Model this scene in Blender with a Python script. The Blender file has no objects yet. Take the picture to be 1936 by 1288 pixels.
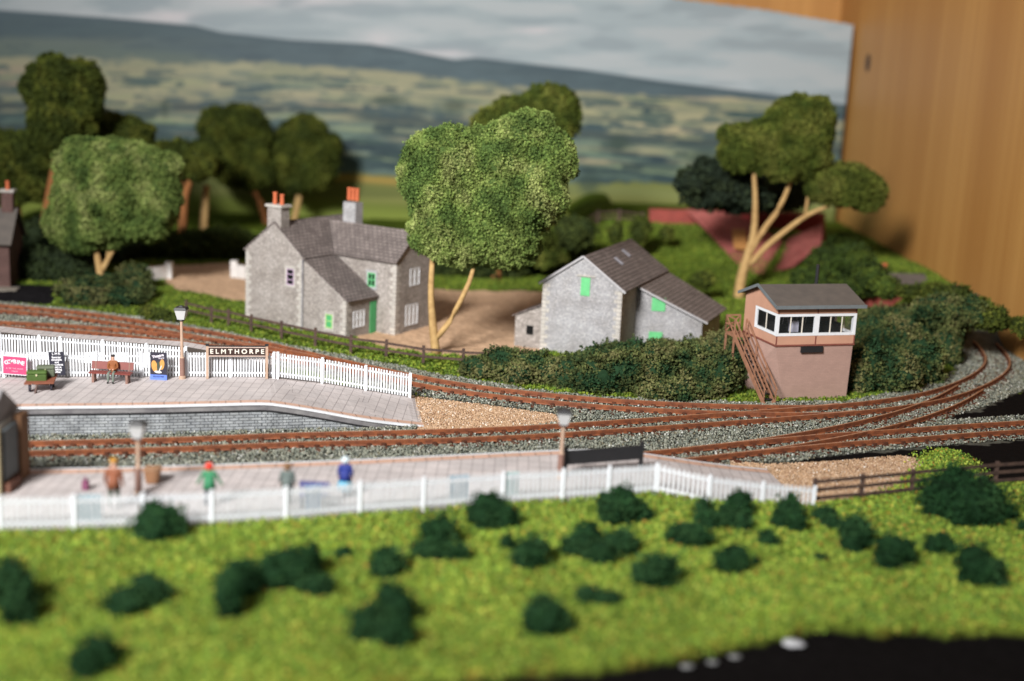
import bpy, bmesh, math, random
import numpy as np
from mathutils import Vector, Matrix
rng = np.random.default_rng(7); random.seed(7)
C = bpy.context.scene.collection
scene = bpy.context.scene

# ---------------------------------------------------------------- camera, light, exposure
H, FPX, PITCH, ROLL = 16.0, 2514.0, 0.212, 0.0478
def _axes():
    cp, sp, c, s = math.cos(PITCH), math.sin(PITCH), math.cos(ROLL), math.sin(ROLL)
    f = Vector((0, cp, -sp)); r0 = Vector((1, 0, 0)); u0 = Vector((0, sp, cp))
    return c*r0 + s*u0, -s*r0 + c*u0, f
R_, U_, F_ = _axes()
cam = bpy.data.cameras.new('camera'); co = bpy.data.objects.new('camera', cam); C.objects.link(co)
co.matrix_world = Matrix(((R_.x, U_.x, -F_.x, 0), (R_.y, U_.y, -F_.y, 0), (R_.z, U_.z, -F_.z, H), (0, 0, 0, 1)))
cam.sensor_width = 36; cam.lens = FPX/1936*36; cam.clip_start = .5; cam.clip_end = 600
cam.dof.use_dof = True; cam.dof.focus_distance = 61.0; cam.dof.aperture_fstop = cam.lens/1000/0.70
scene.camera = co
w = bpy.data.worlds.new('World'); scene.world = w; w.use_nodes = True
w.node_tree.nodes['Background'].inputs[0].default_value = (.62, .62, .66, 1)
w.node_tree.nodes['Background'].inputs[1].default_value = .29
ld = bpy.data.lights.new('window_light', 'AREA'); ld.energy = 48000; ld.size = 24; ld.spread = math.radians(64); ld.color = (1, .985, .965)
lo = bpy.data.objects.new('window_light', ld); C.objects.link(lo)
LP = Vector((-43, -36, 68)); lo.location = LP
lo.rotation_euler = (Vector((4, 100, 4))-LP).to_track_quat('-Z', 'Y').to_euler()
scene.view_settings.view_transform = 'Standard'; scene.view_settings.look = 'None'
scene.view_settings.exposure = 0.0; scene.view_settings.gamma = 1
scene.view_settings.use_curve_mapping = False

def ray(px, py):
    return (R_*((px-968)/FPX) - U_*((py-644)/FPX) + F_)
def U(px, py, Z=0.0):
    d = ray(px, py); t = (Z-H)/d.z; return Vector((d.x*t, d.y*t, Z))
def V(px, py, Y):
    d = ray(px, py); t = Y/d.y; return Vector((d.x*t, Y, H+d.z*t))

# ---------------------------------------------------------------- helpers
def tag(o, label=None, cat=None, group=None, kind=None):
    if label: o['label'] = label
    if cat: o['category'] = cat
    if group: o['group'] = group
    if kind: o['kind'] = kind
    return o
def empty(name, loc, rz=0, label=None, cat=None, group=None):
    o = bpy.data.objects.new(name, None); C.objects.link(o); o.location = loc; o.rotation_euler = (0, 0, rz)
    o.empty_display_size = .2
    return tag(o, label, cat, group)
def lin(h):
    if isinstance(h, str):
        v = [int(h[i:i+2], 16)/255 for i in (0, 2, 4)]
        return tuple(x/12.92 if x <= .04045 else ((x+.055)/1.055)**2.4 for x in v)
    return tuple(h)
class MB:
    def __init__(s): s.v = []; s.f = []; s.uv = []; s.mi = []
    def add(s, verts, faces, mi=0):
        b = len(s.v); s.v += [tuple(p) for p in verts]
        for f in faces: s.f.append([b+i for i in f]); s.mi.append(mi)
        return s
    def box(s, x0, x1, y0, y1, z0, z1, mi=0):
        v = [(x, y, z) for z in (z0, z1) for y in (y0, y1) for x in (x0, x1)]
        return s.add(v, [(0, 2, 3, 1), (4, 5, 7, 6), (0, 1, 5, 4), (2, 6, 7, 3), (0, 4, 6, 2), (1, 3, 7, 5)], mi)
    def hexa(s, b, t, mi=0):      # bottom 4, top 4, counter-clockwise
        return s.add(list(b)+list(t), [(3, 2, 1, 0), (4, 5, 6, 7), (0, 1, 5, 4), (1, 2, 6, 5), (2, 3, 7, 6), (3, 0, 4, 7)], mi)
    def prism(s, poly, d, mi=0):  # polygon pushed along vector d
        n = len(poly); poly = [Vector(p) for p in poly]; d = Vector(d)
        return s.add(poly+[p+d for p in poly], [tuple(range(n))[::-1], tuple(range(n, 2*n))]+[(i, (i+1) % n, n+(i+1) % n, n+i) for i in range(n)], mi)
    def bar(s, a, b, w, h=None, mi=0, up=(0, 0, 1)):
        a = Vector(a); b = Vector(b); h = h or w; d = (b-a).normalized(); up = Vector(up)
        if abs(d.dot(up)) > .95: up = Vector((0, 1, 0))
        x = d.cross(up).normalized()*w/2; y = x.cross(d).normalized()*h/2
        q = [-x-y, x-y, x+y, -x+y]
        return s.hexa([a+k for k in q], [b+k for k in q], mi)
    def tube(s, pts, rad, n=8, mi=0):
        pts = [Vector(p) for p in pts]; rings = []
        for i, p in enumerate(pts):
            d = (pts[min(i+1, len(pts)-1)]-pts[max(i-1, 0)]).normalized()
            x = d.cross(Vector((0, 0, 1)) if abs(d.z) < .9 else Vector((0, 1, 0))).normalized(); y = d.cross(x)
            r = rad[i] if isinstance(rad, (list, tuple)) else rad
            rings.append([p+x*math.cos(6.2832*k/n)*r+y*math.sin(6.2832*k/n)*r for k in range(n)])
        vs = [q for r in rings for q in r]; fs = []
        for i in range(len(pts)-1):
            for k in range(n): fs.append((i*n+k, i*n+(k+1) % n, (i+1)*n+(k+1) % n, (i+1)*n+k))
        fs += [tuple(range(n)), tuple(range((len(pts)-1)*n, len(pts)*n))]
        return s.add(vs, fs, mi)
    def build(s, name, mats, parent=None, bevel=0, smooth=False, fixn=True):
        me = bpy.data.meshes.new(name); me.from_pydata(s.v, [], s.f); me.update()
        mats = mats if isinstance(mats, (list, tuple)) else [mats]
        for m in mats: me.materials.append(m)
        me.polygons.foreach_set('material_index', s.mi)
        if fixn:
            bm = bmesh.new(); bm.from_mesh(me); bmesh.ops.recalc_face_normals(bm, faces=bm.faces)
            if bevel:
                bmesh.ops.bevel(bm, geom=list(bm.edges), offset=bevel, segments=1, affect='EDGES')
            bm.to_mesh(me); bm.free()
        uvl = me.uv_layers.new(name='UVMap')
        for p in me.polygons:
            n = p.normal
            t = Vector((0, 0, 1)).cross(n)
            if abs(n.z) > .98 or t.length < 1e-6: t = Vector((1, 0, 0))
            t.normalize(); b = n.cross(t)
            for li in p.loop_indices:
                c = me.vertices[me.loops[li].vertex_index].co
                uvl.data[li].uv = (c.dot(t), c.dot(b))
            p.use_smooth = smooth
        o = bpy.data.objects.new(name, me); C.objects.link(o)
        if parent: o.parent = parent
        return o
def npmesh(name, v, f, mat, col=None, parent=None, smooth=False):
    v = np.asarray(v, np.float32); f = np.asarray(f, np.int32); k = f.shape[1]
    me = bpy.data.meshes.new(name); me.vertices.add(len(v)); me.vertices.foreach_set('co', v.ravel())
    me.loops.add(f.size); me.loops.foreach_set('vertex_index', f.ravel())
    me.polygons.add(len(f)); me.polygons.foreach_set('loop_start', np.arange(0, f.size, k, dtype=np.int32))
    me.polygons.foreach_set('loop_total', np.full(len(f), k, np.int32))
    if smooth: me.polygons.foreach_set('use_smooth', np.ones(len(f), bool))
    me.update(calc_edges=True)
    if col is not None:
        a = me.color_attributes.new('col', 'FLOAT_COLOR', 'POINT')
        a.data.foreach_set('color', np.concatenate([col, np.ones((len(v), 1))], 1).astype(np.float32).ravel())
    me.materials.append(mat); me.validate()
    o = bpy.data.objects.new(name, me); C.objects.link(o)
    if parent: o.parent = parent
    return o

# ---------------------------------------------------------------- materials
def newmat(name, rough=.8, spec=.3):
    m = bpy.data.materials.new(name); m.use_nodes = True; nt = m.node_tree; b = nt.nodes['Principled BSDF']
    b.inputs['Roughness'].default_value = rough; b.inputs['Specular IOR Level'].default_value = spec
    return m, nt, b
def N(nt, t, **k):
    n = nt.nodes.new(t)
    for a, v in k.items(): setattr(n, a, v)
    return n
def mixc(nt, fac, a, b, mode='MIX'):
    n = N(nt, 'ShaderNodeMix', data_type='RGBA', blend_type=mode); L = nt.links
    for s, x in ((0, fac), (6, a), (7, b)):
        if isinstance(x, bpy.types.NodeSocket): L.new(x, n.inputs[s])
        else: n.inputs[s].default_value = x if s == 0 else (*lin(x)[:3], 1)
    return n.outputs[2]
def noise(nt, scale, detail=4, vec=None, rough=.6):
    n = N(nt, 'ShaderNodeTexNoise'); n.inputs['Scale'].default_value = scale; n.inputs['Detail'].default_value = detail
    n.inputs['Roughness'].default_value = rough
    if vec is None: vec = N(nt, 'ShaderNodeTexCoord').outputs['Object']
    nt.links.new(vec, n.inputs['Vector']); return n.outputs['Fac']
def ramp(nt, fac, lo, hi):
    n = N(nt, 'ShaderNodeMapRange'); n.inputs[1].default_value = lo; n.inputs[2].default_value = hi
    nt.links.new(fac, n.inputs[0]); return n.outputs[0]
def bump(nt, b, h, s=.5, d=.05):
    n = N(nt, 'ShaderNodeBump'); n.inputs['Strength'].default_value = s; n.inputs['Distance'].default_value = d
    nt.links.new(h, n.inputs['Height']); nt.links.new(n.outputs[0], b.inputs['Normal'])
def speckle(name, a, b_, scale=3, rough=.8, spec=.3, bs=.3, bd=.03, lo=.35, hi=.65, fine=None):
    m, nt, b = newmat(name, rough, spec); f = noise(nt, scale)
    c = mixc(nt, ramp(nt, f, lo, hi), a, b_)
    if fine:
        g = noise(nt, fine, 2); c = mixc(nt, ramp(nt, g, .3, .7), c, mixc(nt, 1., c, (.72, .72, .72), 'MULTIPLY'))
    nt.links.new(c, b.inputs['Base Color']); bump(nt, b, noise(nt, scale*6), bs, bd); return m
def vcol(name, rough=.85, spec=.2, var=.25, scale=8, bs=.5, bd=.05, trans=False):
    m, nt, b = newmat(name, rough, spec)
    a = N(nt, 'ShaderNodeAttribute'); a.attribute_name = 'col'
    g = noise(nt, scale, 3); k = ramp(nt, g, .25, .75)
    dark = mixc(nt, 1., a.outputs['Color'], (1-var,)*3, 'MULTIPLY')
    lite = mixc(nt, 1., a.outputs['Color'], (1+var,)*3, 'MULTIPLY')
    nt.links.new(mixc(nt, k, dark, lite), b.inputs['Base Color'])
    if bs: bump(nt, b, g, bs, bd)
    return m
def brick(name, c1, c2, mortar, bw, rh, ms=.02, off=.5, rough=.85, noisy=.5, nscale=1.2, stain=None, bs=.4):
    m, nt, b = newmat(name, rough, .25)
    uv = N(nt, 'ShaderNodeTexCoord').outputs['UV']
    t = N(nt, 'ShaderNodeTexBrick'); t.offset = off; nt.links.new(uv, t.inputs['Vector'])
    t.inputs['Scale'].default_value = 1; t.inputs['Brick Width'].default_value = bw; t.inputs['Row Height'].default_value = rh
    t.inputs['Mortar Size'].default_value = ms; t.inputs['Mortar Smooth'].default_value = .3
    t.inputs['Color1'].default_value = (*lin(c1), 1); t.inputs['Color2'].default_value = (*lin(c2), 1); t.inputs['Mortar'].default_value = (*lin(mortar), 1)
    c = t.outputs['Color']
    n1 = noise(nt, nscale, 5)
    c = mixc(nt, ramp(nt, n1, .3, .7), c, mixc(nt, 1., c, (1-noisy,)*3, 'MULTIPLY'))
    if stain: c = mixc(nt, ramp(nt, noise(nt, nscale*.6, 3), .5, .75), c, stain)
    nt.links.new(c, b.inputs['Base Color'])
    inv = N(nt, 'ShaderNodeMath', operation='SUBTRACT'); inv.inputs[0].default_value = 1; nt.links.new(t.outputs['Fac'], inv.inputs[1])
    bump(nt, b, inv.outputs[0], bs, .03); return m
def rubble(name, c1, c2, c3, mortar, scale=4.5):
    m, nt, b = newmat(name, .9, .2)
    uv = N(nt, 'ShaderNodeTexCoord').outputs['UV']
    mp = N(nt, 'ShaderNodeMapping'); mp.inputs['Scale'].default_value = (1, 1.9, 1); nt.links.new(uv, mp.inputs[0])
    v = N(nt, 'ShaderNodeTexVoronoi'); v.inputs['Scale'].default_value = scale; nt.links.new(mp.outputs[0], v.inputs['Vector'])
    e = N(nt, 'ShaderNodeTexVoronoi', feature='DISTANCE_TO_EDGE'); e.inputs['Scale'].default_value = scale; nt.links.new(mp.outputs[0], e.inputs['Vector'])
    sp = N(nt, 'ShaderNodeSeparateColor'); nt.links.new(v.outputs['Color'], sp.inputs[0])
    c = mixc(nt, sp.outputs[0], c1, c2); c = mixc(nt, ramp(nt, sp.outputs[1], .6, 1), c, c3)
    c = mixc(nt, ramp(nt, e.outputs['Distance'], .1, .02), c, mortar)
    c = mixc(nt, ramp(nt, noise(nt, .9, 4), .35, .7), c, mixc(nt, 1., c, (.72, .7, .68), 'MULTIPLY'))
    nt.links.new(c, b.inputs['Base Color']); bump(nt, b, e.outputs['Distance'], .4, .04); return m
def plain(name, c, rough=.6, spec=.4, var=.85, scale=4):
    return speckle(name, c, tuple(x*var for x in lin(c)), scale, rough, spec, .15, .01)

M = {}
M['white'] = plain('white_plastic', (.74, .76, .79), .5, .4, .93)
M['rust'] = speckle('rusty_rail', (.30, .095, .036), (.16, .050, .024), 2.5, .65, .4, .4, .02, fine=25)
M['railtop'] = speckle('worn_railhead', (.52, .30, .19), (.36, .15, .07), 3, .35, .7, .2, .01)
M['sleeper'] = speckle('rust_brown_sleeper', (.13, .042, .02), (.05, .022, .014), 5, .85, .2, .5, .03)
M['paving'] = brick('flagstone_card', (.52, .475, .465), (.58, .525, .51), (.25, .215, .21), .42, .72, .014, 0, .8, .22, .8, None, .1)
M['coping'] = brick('pink_coping', (.60, .38, .29), (.56, .36, .27), (.20, .12, .09), .62, 3, .02, 0, .8, .12)
M['fasc'] = speckle('weathered_grey_card', (.30, .29, .29), (.17, .16, .17), 1.2, .8, .3)
M['platwall'] = brick('grey_block_wall', (.46, .48, .49), (.37, .39, .41), (.03, .035, .04), .31, .125, .013, .5, .8, .55, 1.6)
M['stone'] = rubble('grey_rubble_stone', (.40, .36, .335), (.24, .215, .20), (.53, .485, .45), (.22, .20, .18), 9)
M['barnstone'] = rubble('pale_rubble_stone', (.43, .425, .44), (.30, .30, .315), (.56, .55, .55), (.27, .265, .27), 10)
M['quoin'] = brick('pale_quoins', (.55, .51, .46), (.46, .43, .39), (.30, .28, .26), .5, .22, .02, .5, .85, .2)
M['slate'] = brick('stone_slate_roof', (.24, .20, .185), (.17, .14, .13), (.07, .058, .054), .34, .24, .03, .5, .85, .35, 1.3)
M['slate2'] = brick('brown_slate_roof', (.26, .215, .195), (.19, .155, .14), (.08, .065, .06), .34, .26, .035, .5, .85, .35, 1.0)
M['potred'] = plain('terracotta_orange', (.50, .12, .045), .7)
M['green'] = plain('painted_green', (.07, .36, .13), .6)
M['lgreen'] = plain('bright_green', (.13, .50, .20), .6)
M['black'] = plain('black_paint', (.02, .02, .022), .5)
M['darkgap'] = plain('dark_interior', (.012, .012, .012), .9, .05)
M['tanpost'] = plain('tan_timber', (.48, .33, .24), .7)
M['brownpost'] = plain('brown_timber', (.25, .14, .11), .75)
M['fencebrown'] = speckle('weathered_fence', (.10, .062, .048), (.055, .035, .03), 4, .85, .2)
M['sign'] = plain('dark_brown_board', (.045, .022, .018), .5)
M['cream'] = plain('cream_letters', (.80, .74, .64), .6)
M['box'] = brick('signal_box_brick', (.50, .325, .27), (.46, .30, .25), (.42, .27, .225), .26, .09, .008, .5, .85, .12, 1.5, None, .05)
M['boxwood'] = plain('salmon_boards', (.52, .285, .195), .75, .3, .9, 1.5)
M['boxtrim'] = plain('dark_red_strip', (.22, .07, .05), .7)
M['boxroof'] = speckle('grey_felt_roof', (.115, .098, .085), (.09, .078, .07), 1.5, .7, .3, .2, .02)
M['roofedge'] = plain('blue_grey_edge', (.15, .17, .18), .6)
M['stair'] = plain('brown_stair_plastic', (.33, .16, .095), .6, .4, .75)
M['bench'] = plain('maroon_bench', (.20, .045, .035), .5)
M['lampglass'] = plain('frosted_lamp', (.50, .50, .50), .3, .5, .95)
M['bark'] = speckle('yellow_bark', (.50, .33, .14), (.36, .22, .09), 3, .85, .2)
M['barkorange'] = speckle('orange_bark', (.30, .12, .04), (.22, .09, .035), 3, .85, .2)
M['redbrick'] = brick('red_brick_card', (.34, .06, .045), (.28, .05, .04), (.30, .10, .08), .4, .15, .02, .5, .8, .25)
M['dimbrick'] = brick('brown_brick_card', (.13, .065, .055), (.11, .055, .045), (.16, .11, .10), .3, .12, .015)
M['pinkbrick'] = brick('pink_brick_card', (.42, .12, .105), (.34, .09, .08), (.46, .2, .16), 1.2, .5, .02, .5, .8, .3)
M['darkred'] = plain('deep_red_card', (.17, .015, .012), .8)
M['boardblack'] = speckle('black_baseboard', (.006, .006, .006), (.012, .011, .010), 1.5, .5, .2, .6, .12)
M['foliage'] = vcol('foam_foliage', .9, .15, .3, 6, 0)
M['gran'] = vcol('scatter_turf', .85, .25, .15, 12, 0)
M['stonev'] = vcol('ballast_stone', .7, .45, .25, 9, 0)
M['ground'] = vcol('scenic_ground', .95, .03, .25, 3.5, .8, .12)
def glassmat():
    m, nt, b = newmat('window_glazing', .05, .5); b.inputs['Base Color'].default_value = (.08, .09, .09, 1)
    b.inputs['Transmission Weight'].default_value = 0; b.inputs['Alpha'].default_value = .07; b.inputs['Specular IOR Level'].default_value = .2; return m
M['glass'] = glassmat()
def woodmat():
    m, nt, b = newmat('pine_panel', .5, .35)
    tc = N(nt, 'ShaderNodeTexCoord'); mp = N(nt, 'ShaderNodeMapping'); mp.inputs['Scale'].default_value = (.5, .42, .016)
    nt.links.new(tc.outputs['Object'], mp.inputs[0])
    n1 = noise(nt, 1.6, 6, mp.outputs[0], .65); n2 = noise(nt, .35, 3, mp.outputs[0])
    c = mixc(nt, ramp(nt, n1, .3, .72), (.45, .215, .058), (.56, .295, .088))
    c = mixc(nt, ramp(nt, n2, .42, .7), c, (.42, .195, .052))
    mp2 = N(nt, 'ShaderNodeMapping'); mp2.inputs['Scale'].default_value = (.1, .16, .05); nt.links.new(tc.outputs['Object'], mp2.inputs[0])
    w_ = N(nt, 'ShaderNodeTexWave', wave_type='BANDS', bands_direction='Y'); nt.links.new(mp.outputs[0], w_.inputs['Vector'])
    w_.inputs['Scale'].default_value = 2.2; w_.inputs['Distortion'].default_value = 5; w_.inputs['Detail'].default_value = 3
    c = mixc(nt, ramp(nt, w_.outputs['Fac'], .55, 1.0), c, mixc(nt, 1., c, (.91, .89, .86), 'MULTIPLY'))
    nt.links.new(c, b.inputs['Base Color']); return m
M['wood'] = woodmat()
M['knot'] = plain('dark_knot', (.05, .02, .01), .6)
M['print'] = vcol('printed_backdrop', .55, .3, 0, 5, 0)
_cm = {}
def cmat(c, rough=.7):
    k = tuple(round(x, 3) for x in c)
    if k not in _cm: _cm[k] = plain('paint_%d' % len(_cm), c, rough)
    return _cm[k]

# ---------------------------------------------------------------- numpy noise / polygons
def vnoise(x, y, s, seed=0):
    g = np.random.default_rng(seed).random((257, 257)); x = (np.asarray(x)/s) % 256; y = (np.asarray(y)/s) % 256
    i = x.astype(int); j = y.astype(int); a = x-i; b = y-j; a = a*a*(3-2*a); b = b*b*(3-2*b)
    return (g[i, j]*(1-a)+g[i+1, j]*a)*(1-b)+(g[i, j+1]*(1-a)+g[i+1, j+1]*a)*b
def fbm(x, y, s, seed=0, o=4):
    t = 0; a = 1; n = 0
    for k in range(o): t = t+a*vnoise(x+k*17, y+k*31, s/2**k, seed+k); n += a; a *= .5
    return t/n
def inpoly(x, y, poly):
    r = np.zeros(np.shape(x), bool); n = len(poly)
    for i in range(n):
        x0, y0 = poly[i][:2]; x1, y1 = poly[(i+1) % n][:2]
        if y0 == y1: continue
        c = ((y0 > y) != (y1 > y)) & (x < (x1-x0)*(y-y0)/(y1-y0)+x0); r ^= c
    return r
def PU(pts, Z=0): return [U(a, b, Z) for a, b in pts]
def sm(t): t = np.clip(t, 0, 1); return t*t*(3-2*t)

# ---------------------------------------------------------------- terrain
FENCE_PX = [(-160, 1012), (0, 1003), (140, 1000), (270, 996), (400, 990), (540, 982), (680, 970), (800, 962), (950, 951), (1063, 944), (1150, 938), (1240, 932)]
FB = [U(a, b, .95) for a, b in FENCE_PX] + [U(1340, 955, .68), U(1440, 966, .38), U(1537, 974, .1)]     # foot of the near white fence
BF = [U(1537, 955, .35), U(1627, 946, .35), U(1722, 936, .35), U(1880, 920, .35), U(1990, 912, .35)]     # brown rail fence
def fence_y(x): return np.interp(x, [p.x for p in FB]+[p.x for p in BF[1:]], [p.y for p in FB]+[p.y for p in BF[1:]])
def fence_z(x): return np.interp(x, [-40, 5.5, 9.5, 12, 40], [.92, .92, .72, .42, .35])
WALLX = 29.6
def height(x, y):
    x = np.asarray(x, float); y = np.asarray(y, float)
    fy = fence_y(x); fz = fence_z(x)
    front = fz*np.clip(1-(fy-y)/26, .25, 1)
    z = np.where(y < fy, front, fz*sm(1-(y-fy)/1.2)*.9)
    # green embankment behind the barn, carrying the road
    e = sm((y-91)/13)*sm((x-1)/6)*sm((27-x)/5)*3.2
    z = z+e
    # slope under the wooden wall behind the loop
    b = sm((x-25.2+.12*(y-82))/4.0)*sm((y-77.5)/6)*2.3
    z = np.maximum(z, b)
    z = z + sm((y-101)/14)*.8*(x < 8)
    z = z + (fbm(x, y, 3, 5)-.5)*.25*((y < fy) | (y > 66))*sm(np.abs(y-fy)/3)
    return z
Z_ = lambda x, y: float(height(x, y))
P_GRASS_FRONT = [(-400, 1420), (300, 1360), (560, 1322), (700, 1300), (860, 1285), (1010, 1272), (1150, 1262), (1270, 1240), (1420, 1208), (1560, 1188), (1700, 1184), (2100, 1180)]
gf = [U(a, b, .3) for a, b in P_GRASS_FRONT]
grass_front = gf + [Vector((36, 52, 0))] + [BF[-1], BF[-2]+Vector((0, 1.0, 0)), U(1850, 890), U(1830, 868), U(1780, 850), U(1732, 868), U(1750, 872), U(1722, 896), BF[1], BF[0]] + FB[::-1] + [Vector((-40, 38, 0))]
dirt1 = PU([(770, 748), (800, 752), (900, 764), (1050, 784), (1060, 800), (960, 812), (790, 818)])
dirt2 = PU([(1380, 872), (1450, 878), (1560, 874), (1700, 862), (1746, 868), (1740, 900), (1700, 950), (1500, 980), (1380, 930)])
ballast = [PU(p) for p in (
    [(-60, 905), (-60, 812), (800, 806), (1040, 800), (1040, 786), (905, 772), (785, 748), (500, 690), (300, 650), (-60, 640), (-60, 568), (0, 572), (300, 604), (500, 645), (790, 702), (1000, 738), (1200, 756), (1400, 762), (1600, 760), (1740, 736), (1806, 705), (1815, 672), (1800, 640), (1770, 618), (1740, 606), (1800, 600), (1850, 620), (1905, 650), (1945, 690), (1945, 735), (1880, 765), (1780, 798), (1950, 782), (1950, 832), (1700, 852), (1600, 862), (1450, 878), (1200, 920), (600, 960)],)]
blackR = PU([(1780, 797), (1880, 764), (1940, 738), (2000, 730), (2000, 784)])
blackR2 = PU([(1530, 868), (1700, 851), (1990, 830), (1990, 912), (1905, 893), (1870, 880), (1830, 868), (1780, 850), (1742, 866), (1700, 861), (1600, 870)])
road = PU([(-60, 536), (112, 540), (100, 576), (-60, 572)])
yard = PU([(268, 505), (440, 498), (700, 520), (820, 545), (1040, 552), (1060, 600), (1030, 668), (885, 674), (800, 668), (700, 652), (580, 600), (462, 572), (330, 547), (300, 522)])
def zone_colors(x, y):
    xx = x+(fbm(x, y, 1.1, 11)-.5)*.9; yy = y+(fbm(x, y, 1.1, 23)-.5)*.9
    n1 = fbm(x, y, 1.4, 3)[:, None]; n2 = fbm(x, y, .45, 9)[:, None]; n3 = fbm(x, y, 6, 15)[:, None]
    col = np.tile(np.array([.006, .005, .005]), (len(x), 1))
    far = y > 57
    g = (np.array([.15, .23, .030])*(1-n1)+np.array([.28, .34, .042])*n1)
    sp = sm((n2-.60)/.12); g = g*(1-sp*.5)+np.array([.30, .17, .03])*sp*.5
    g = g*(.8+.4*n3)
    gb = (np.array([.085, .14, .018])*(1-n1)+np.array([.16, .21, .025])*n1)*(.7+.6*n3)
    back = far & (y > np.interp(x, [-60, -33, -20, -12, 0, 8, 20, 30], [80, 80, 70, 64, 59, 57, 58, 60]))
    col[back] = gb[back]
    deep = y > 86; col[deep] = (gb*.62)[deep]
    m = inpoly(xx, yy, grass_front); col[m] = g[m]
    for p, c in ((yard, (.50, .33, .21)), (road, (.012, .011, .012)), (dirt1, (.40, .28, .18)), (dirt2, (.42, .26, .16))):
        m = inpoly(xx, yy, p); col[m] = (np.array(c)*(.8+.4*n2))[m]
    for p in ballast:
        m = inpoly(xx, yy, p) & ~inpoly(xx, yy, grass_front); col[m] = (np.array([.085, .085, .07])*(.6+.8*n2))[m]
    for p in (dirt1, dirt2):
        m = inpoly(xx, yy, p) & ~inpoly(xx, yy, grass_front); col[m] = (np.array((.42, .28, .17))*(.8+.4*n2))[m]
    for p in (blackR, blackR2):
        m = inpoly(xx, yy, p); col[m] = (.006, .005, .005)
    m = inpoly(xx, yy, grass_front) & (yy < 56); col[m] = g[m]
    return col
gx = np.arange(-42, 30.6, .16); gy = np.arange(29, 126, .16)
GX, GY = np.meshgrid(gx, gy); X = GX.ravel(); Y = GY.ravel()
zc = zone_colors(X, Y); Zt = height(X, Y)
isblack = zc.max(1) < .009
Zt = np.where(isblack & (Y < 50), Zt-.35-.0*Y, Zt)
rough_ = np.where(isblack, 0, (fbm(X, Y, .35, 40)-.5)*.12); Zt = Zt+rough_
nx, ny = len(gx), len(gy); I = np.arange(nx*ny).reshape(ny, nx)
F = np.stack([I[:-1, :-1], I[:-1, 1:], I[1:, 1:], I[1:, :-1]], -1).reshape(-1, 4)
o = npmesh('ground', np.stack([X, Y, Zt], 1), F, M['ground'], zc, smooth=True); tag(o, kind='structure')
o = MB().box(-70, 40, 8, 135, -2.2, -.75).build('tabletop', M['boardblack']); tag(o, kind='structure')

# scattered grains: oct = little stones, tuft = foam crumbs
OCT = np.array([(1, 0, 0), (-1, 0, 0), (0, 1, 0), (0, -1, 0), (0, 0, 1), (0, 0, -1)], float)
OF = np.array([(0, 2, 4), (2, 1, 4), (1, 3, 4), (3, 0, 4), (2, 0, 5), (1, 2, 5), (3, 1, 5), (0, 3, 5)])
def rotm(n):
    q = rng.normal(size=(n, 4)); q /= np.linalg.norm(q, axis=1)[:, None]; a, b, c, d = q.T
    return np.stack([1-2*(c*c+d*d), 2*(b*c-a*d), 2*(b*d+a*c), 2*(b*c+a*d), 1-2*(b*b+d*d), 2*(c*d-a*b), 2*(b*d-a*c), 2*(c*d+a*b), 1-2*(b*b+c*c)], 1).reshape(n, 3, 3)
def grains(P, size, col):
    n = len(P); s = size[:, None, None]*rng.uniform(.6, 1.2, (n, 6, 1))*OCT[None]
    s = np.einsum('nij,nkj->nki', rotm(n), s)+P[:, None]
    f = OF[None]+(np.arange(n)*6)[:, None, None]
    return s.reshape(-1, 3), f.reshape(-1, 3), np.repeat(col, 6, 0)
LEAF = np.array([(-1, 0, 0), (0, -.75, .3), (1, 0, 0), (0, .75, .3)], float)
def leaves(P, size, col):
    n = len(P); s = size[:, None, None]*LEAF[None]; s = np.einsum('nij,nkj->nki', rotm(n), s)+P[:, None]
    f = np.array([(0, 1, 2), (0, 2, 3)])[None]+(np.arange(n)*4)[:, None, None]
    return s.reshape(-1, 3), f.reshape(-1, 3), np.repeat(col, 4, 0)
def join(L):
    v = []; f = []; c = []; b = 0
    for a in L:
        v.append(a[0]); f.append(a[1]+b); c.append(a[2]); b += len(a[0])
    return np.concatenate(v), np.concatenate(f), np.concatenate(c)
def scatter(n, x0, x1, y0, y1, test):
    x = rng.uniform(x0, x1, n); y = rng.uniform(y0, y1, n); m = test(x, y); return x[m], y[m]

# ---------------------------------------------------------------- tracks
GAUGE = 1.30
def catmull(P, step=.3):
    P = [Vector(p) for p in P]; P = [2*P[0]-P[1]]+P+[2*P[-1]-P[-2]]; out = []
    for i in range(1, len(P)-2):
        a, b, c, d = P[i-1:i+3]; n = max(2, int((c-b).length/step))
        for k in range(n):
            t = k/n; out.append(.5*((2*b)+(c-a)*t+(2*a-5*b+4*c-d)*t*t+(3*b-a-3*c+d)*t**3))
    out.append(P[-2]); return out
def offset(pts, d):
    o = []
    for i, p in enumerate(pts):
        t = (pts[min(i+1, len(pts)-1)]-pts[max(i-1, 0)]); t.z = 0; t.normalize(); o.append(p+Vector((-t.y, t.x, 0))*d)
    return o
RAILS = []
def sleeper_mesh():
    m = MB(); m.box(-.12, .12, -1.08, 1.08, 0, .09)
    for s in (-1, 1):
        m.box(-.09, .09, s*GAUGE/2-.13, s*GAUGE/2-.045, .09, .19); m.box(-.09, .09, s*GAUGE/2+.045, s*GAUGE/2+.13, .09, .19)
    o = m.build('sleeper', M['sleeper']); me = o.data; bpy.data.objects.remove(o); return me
SM = sleeper_mesh()
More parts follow.
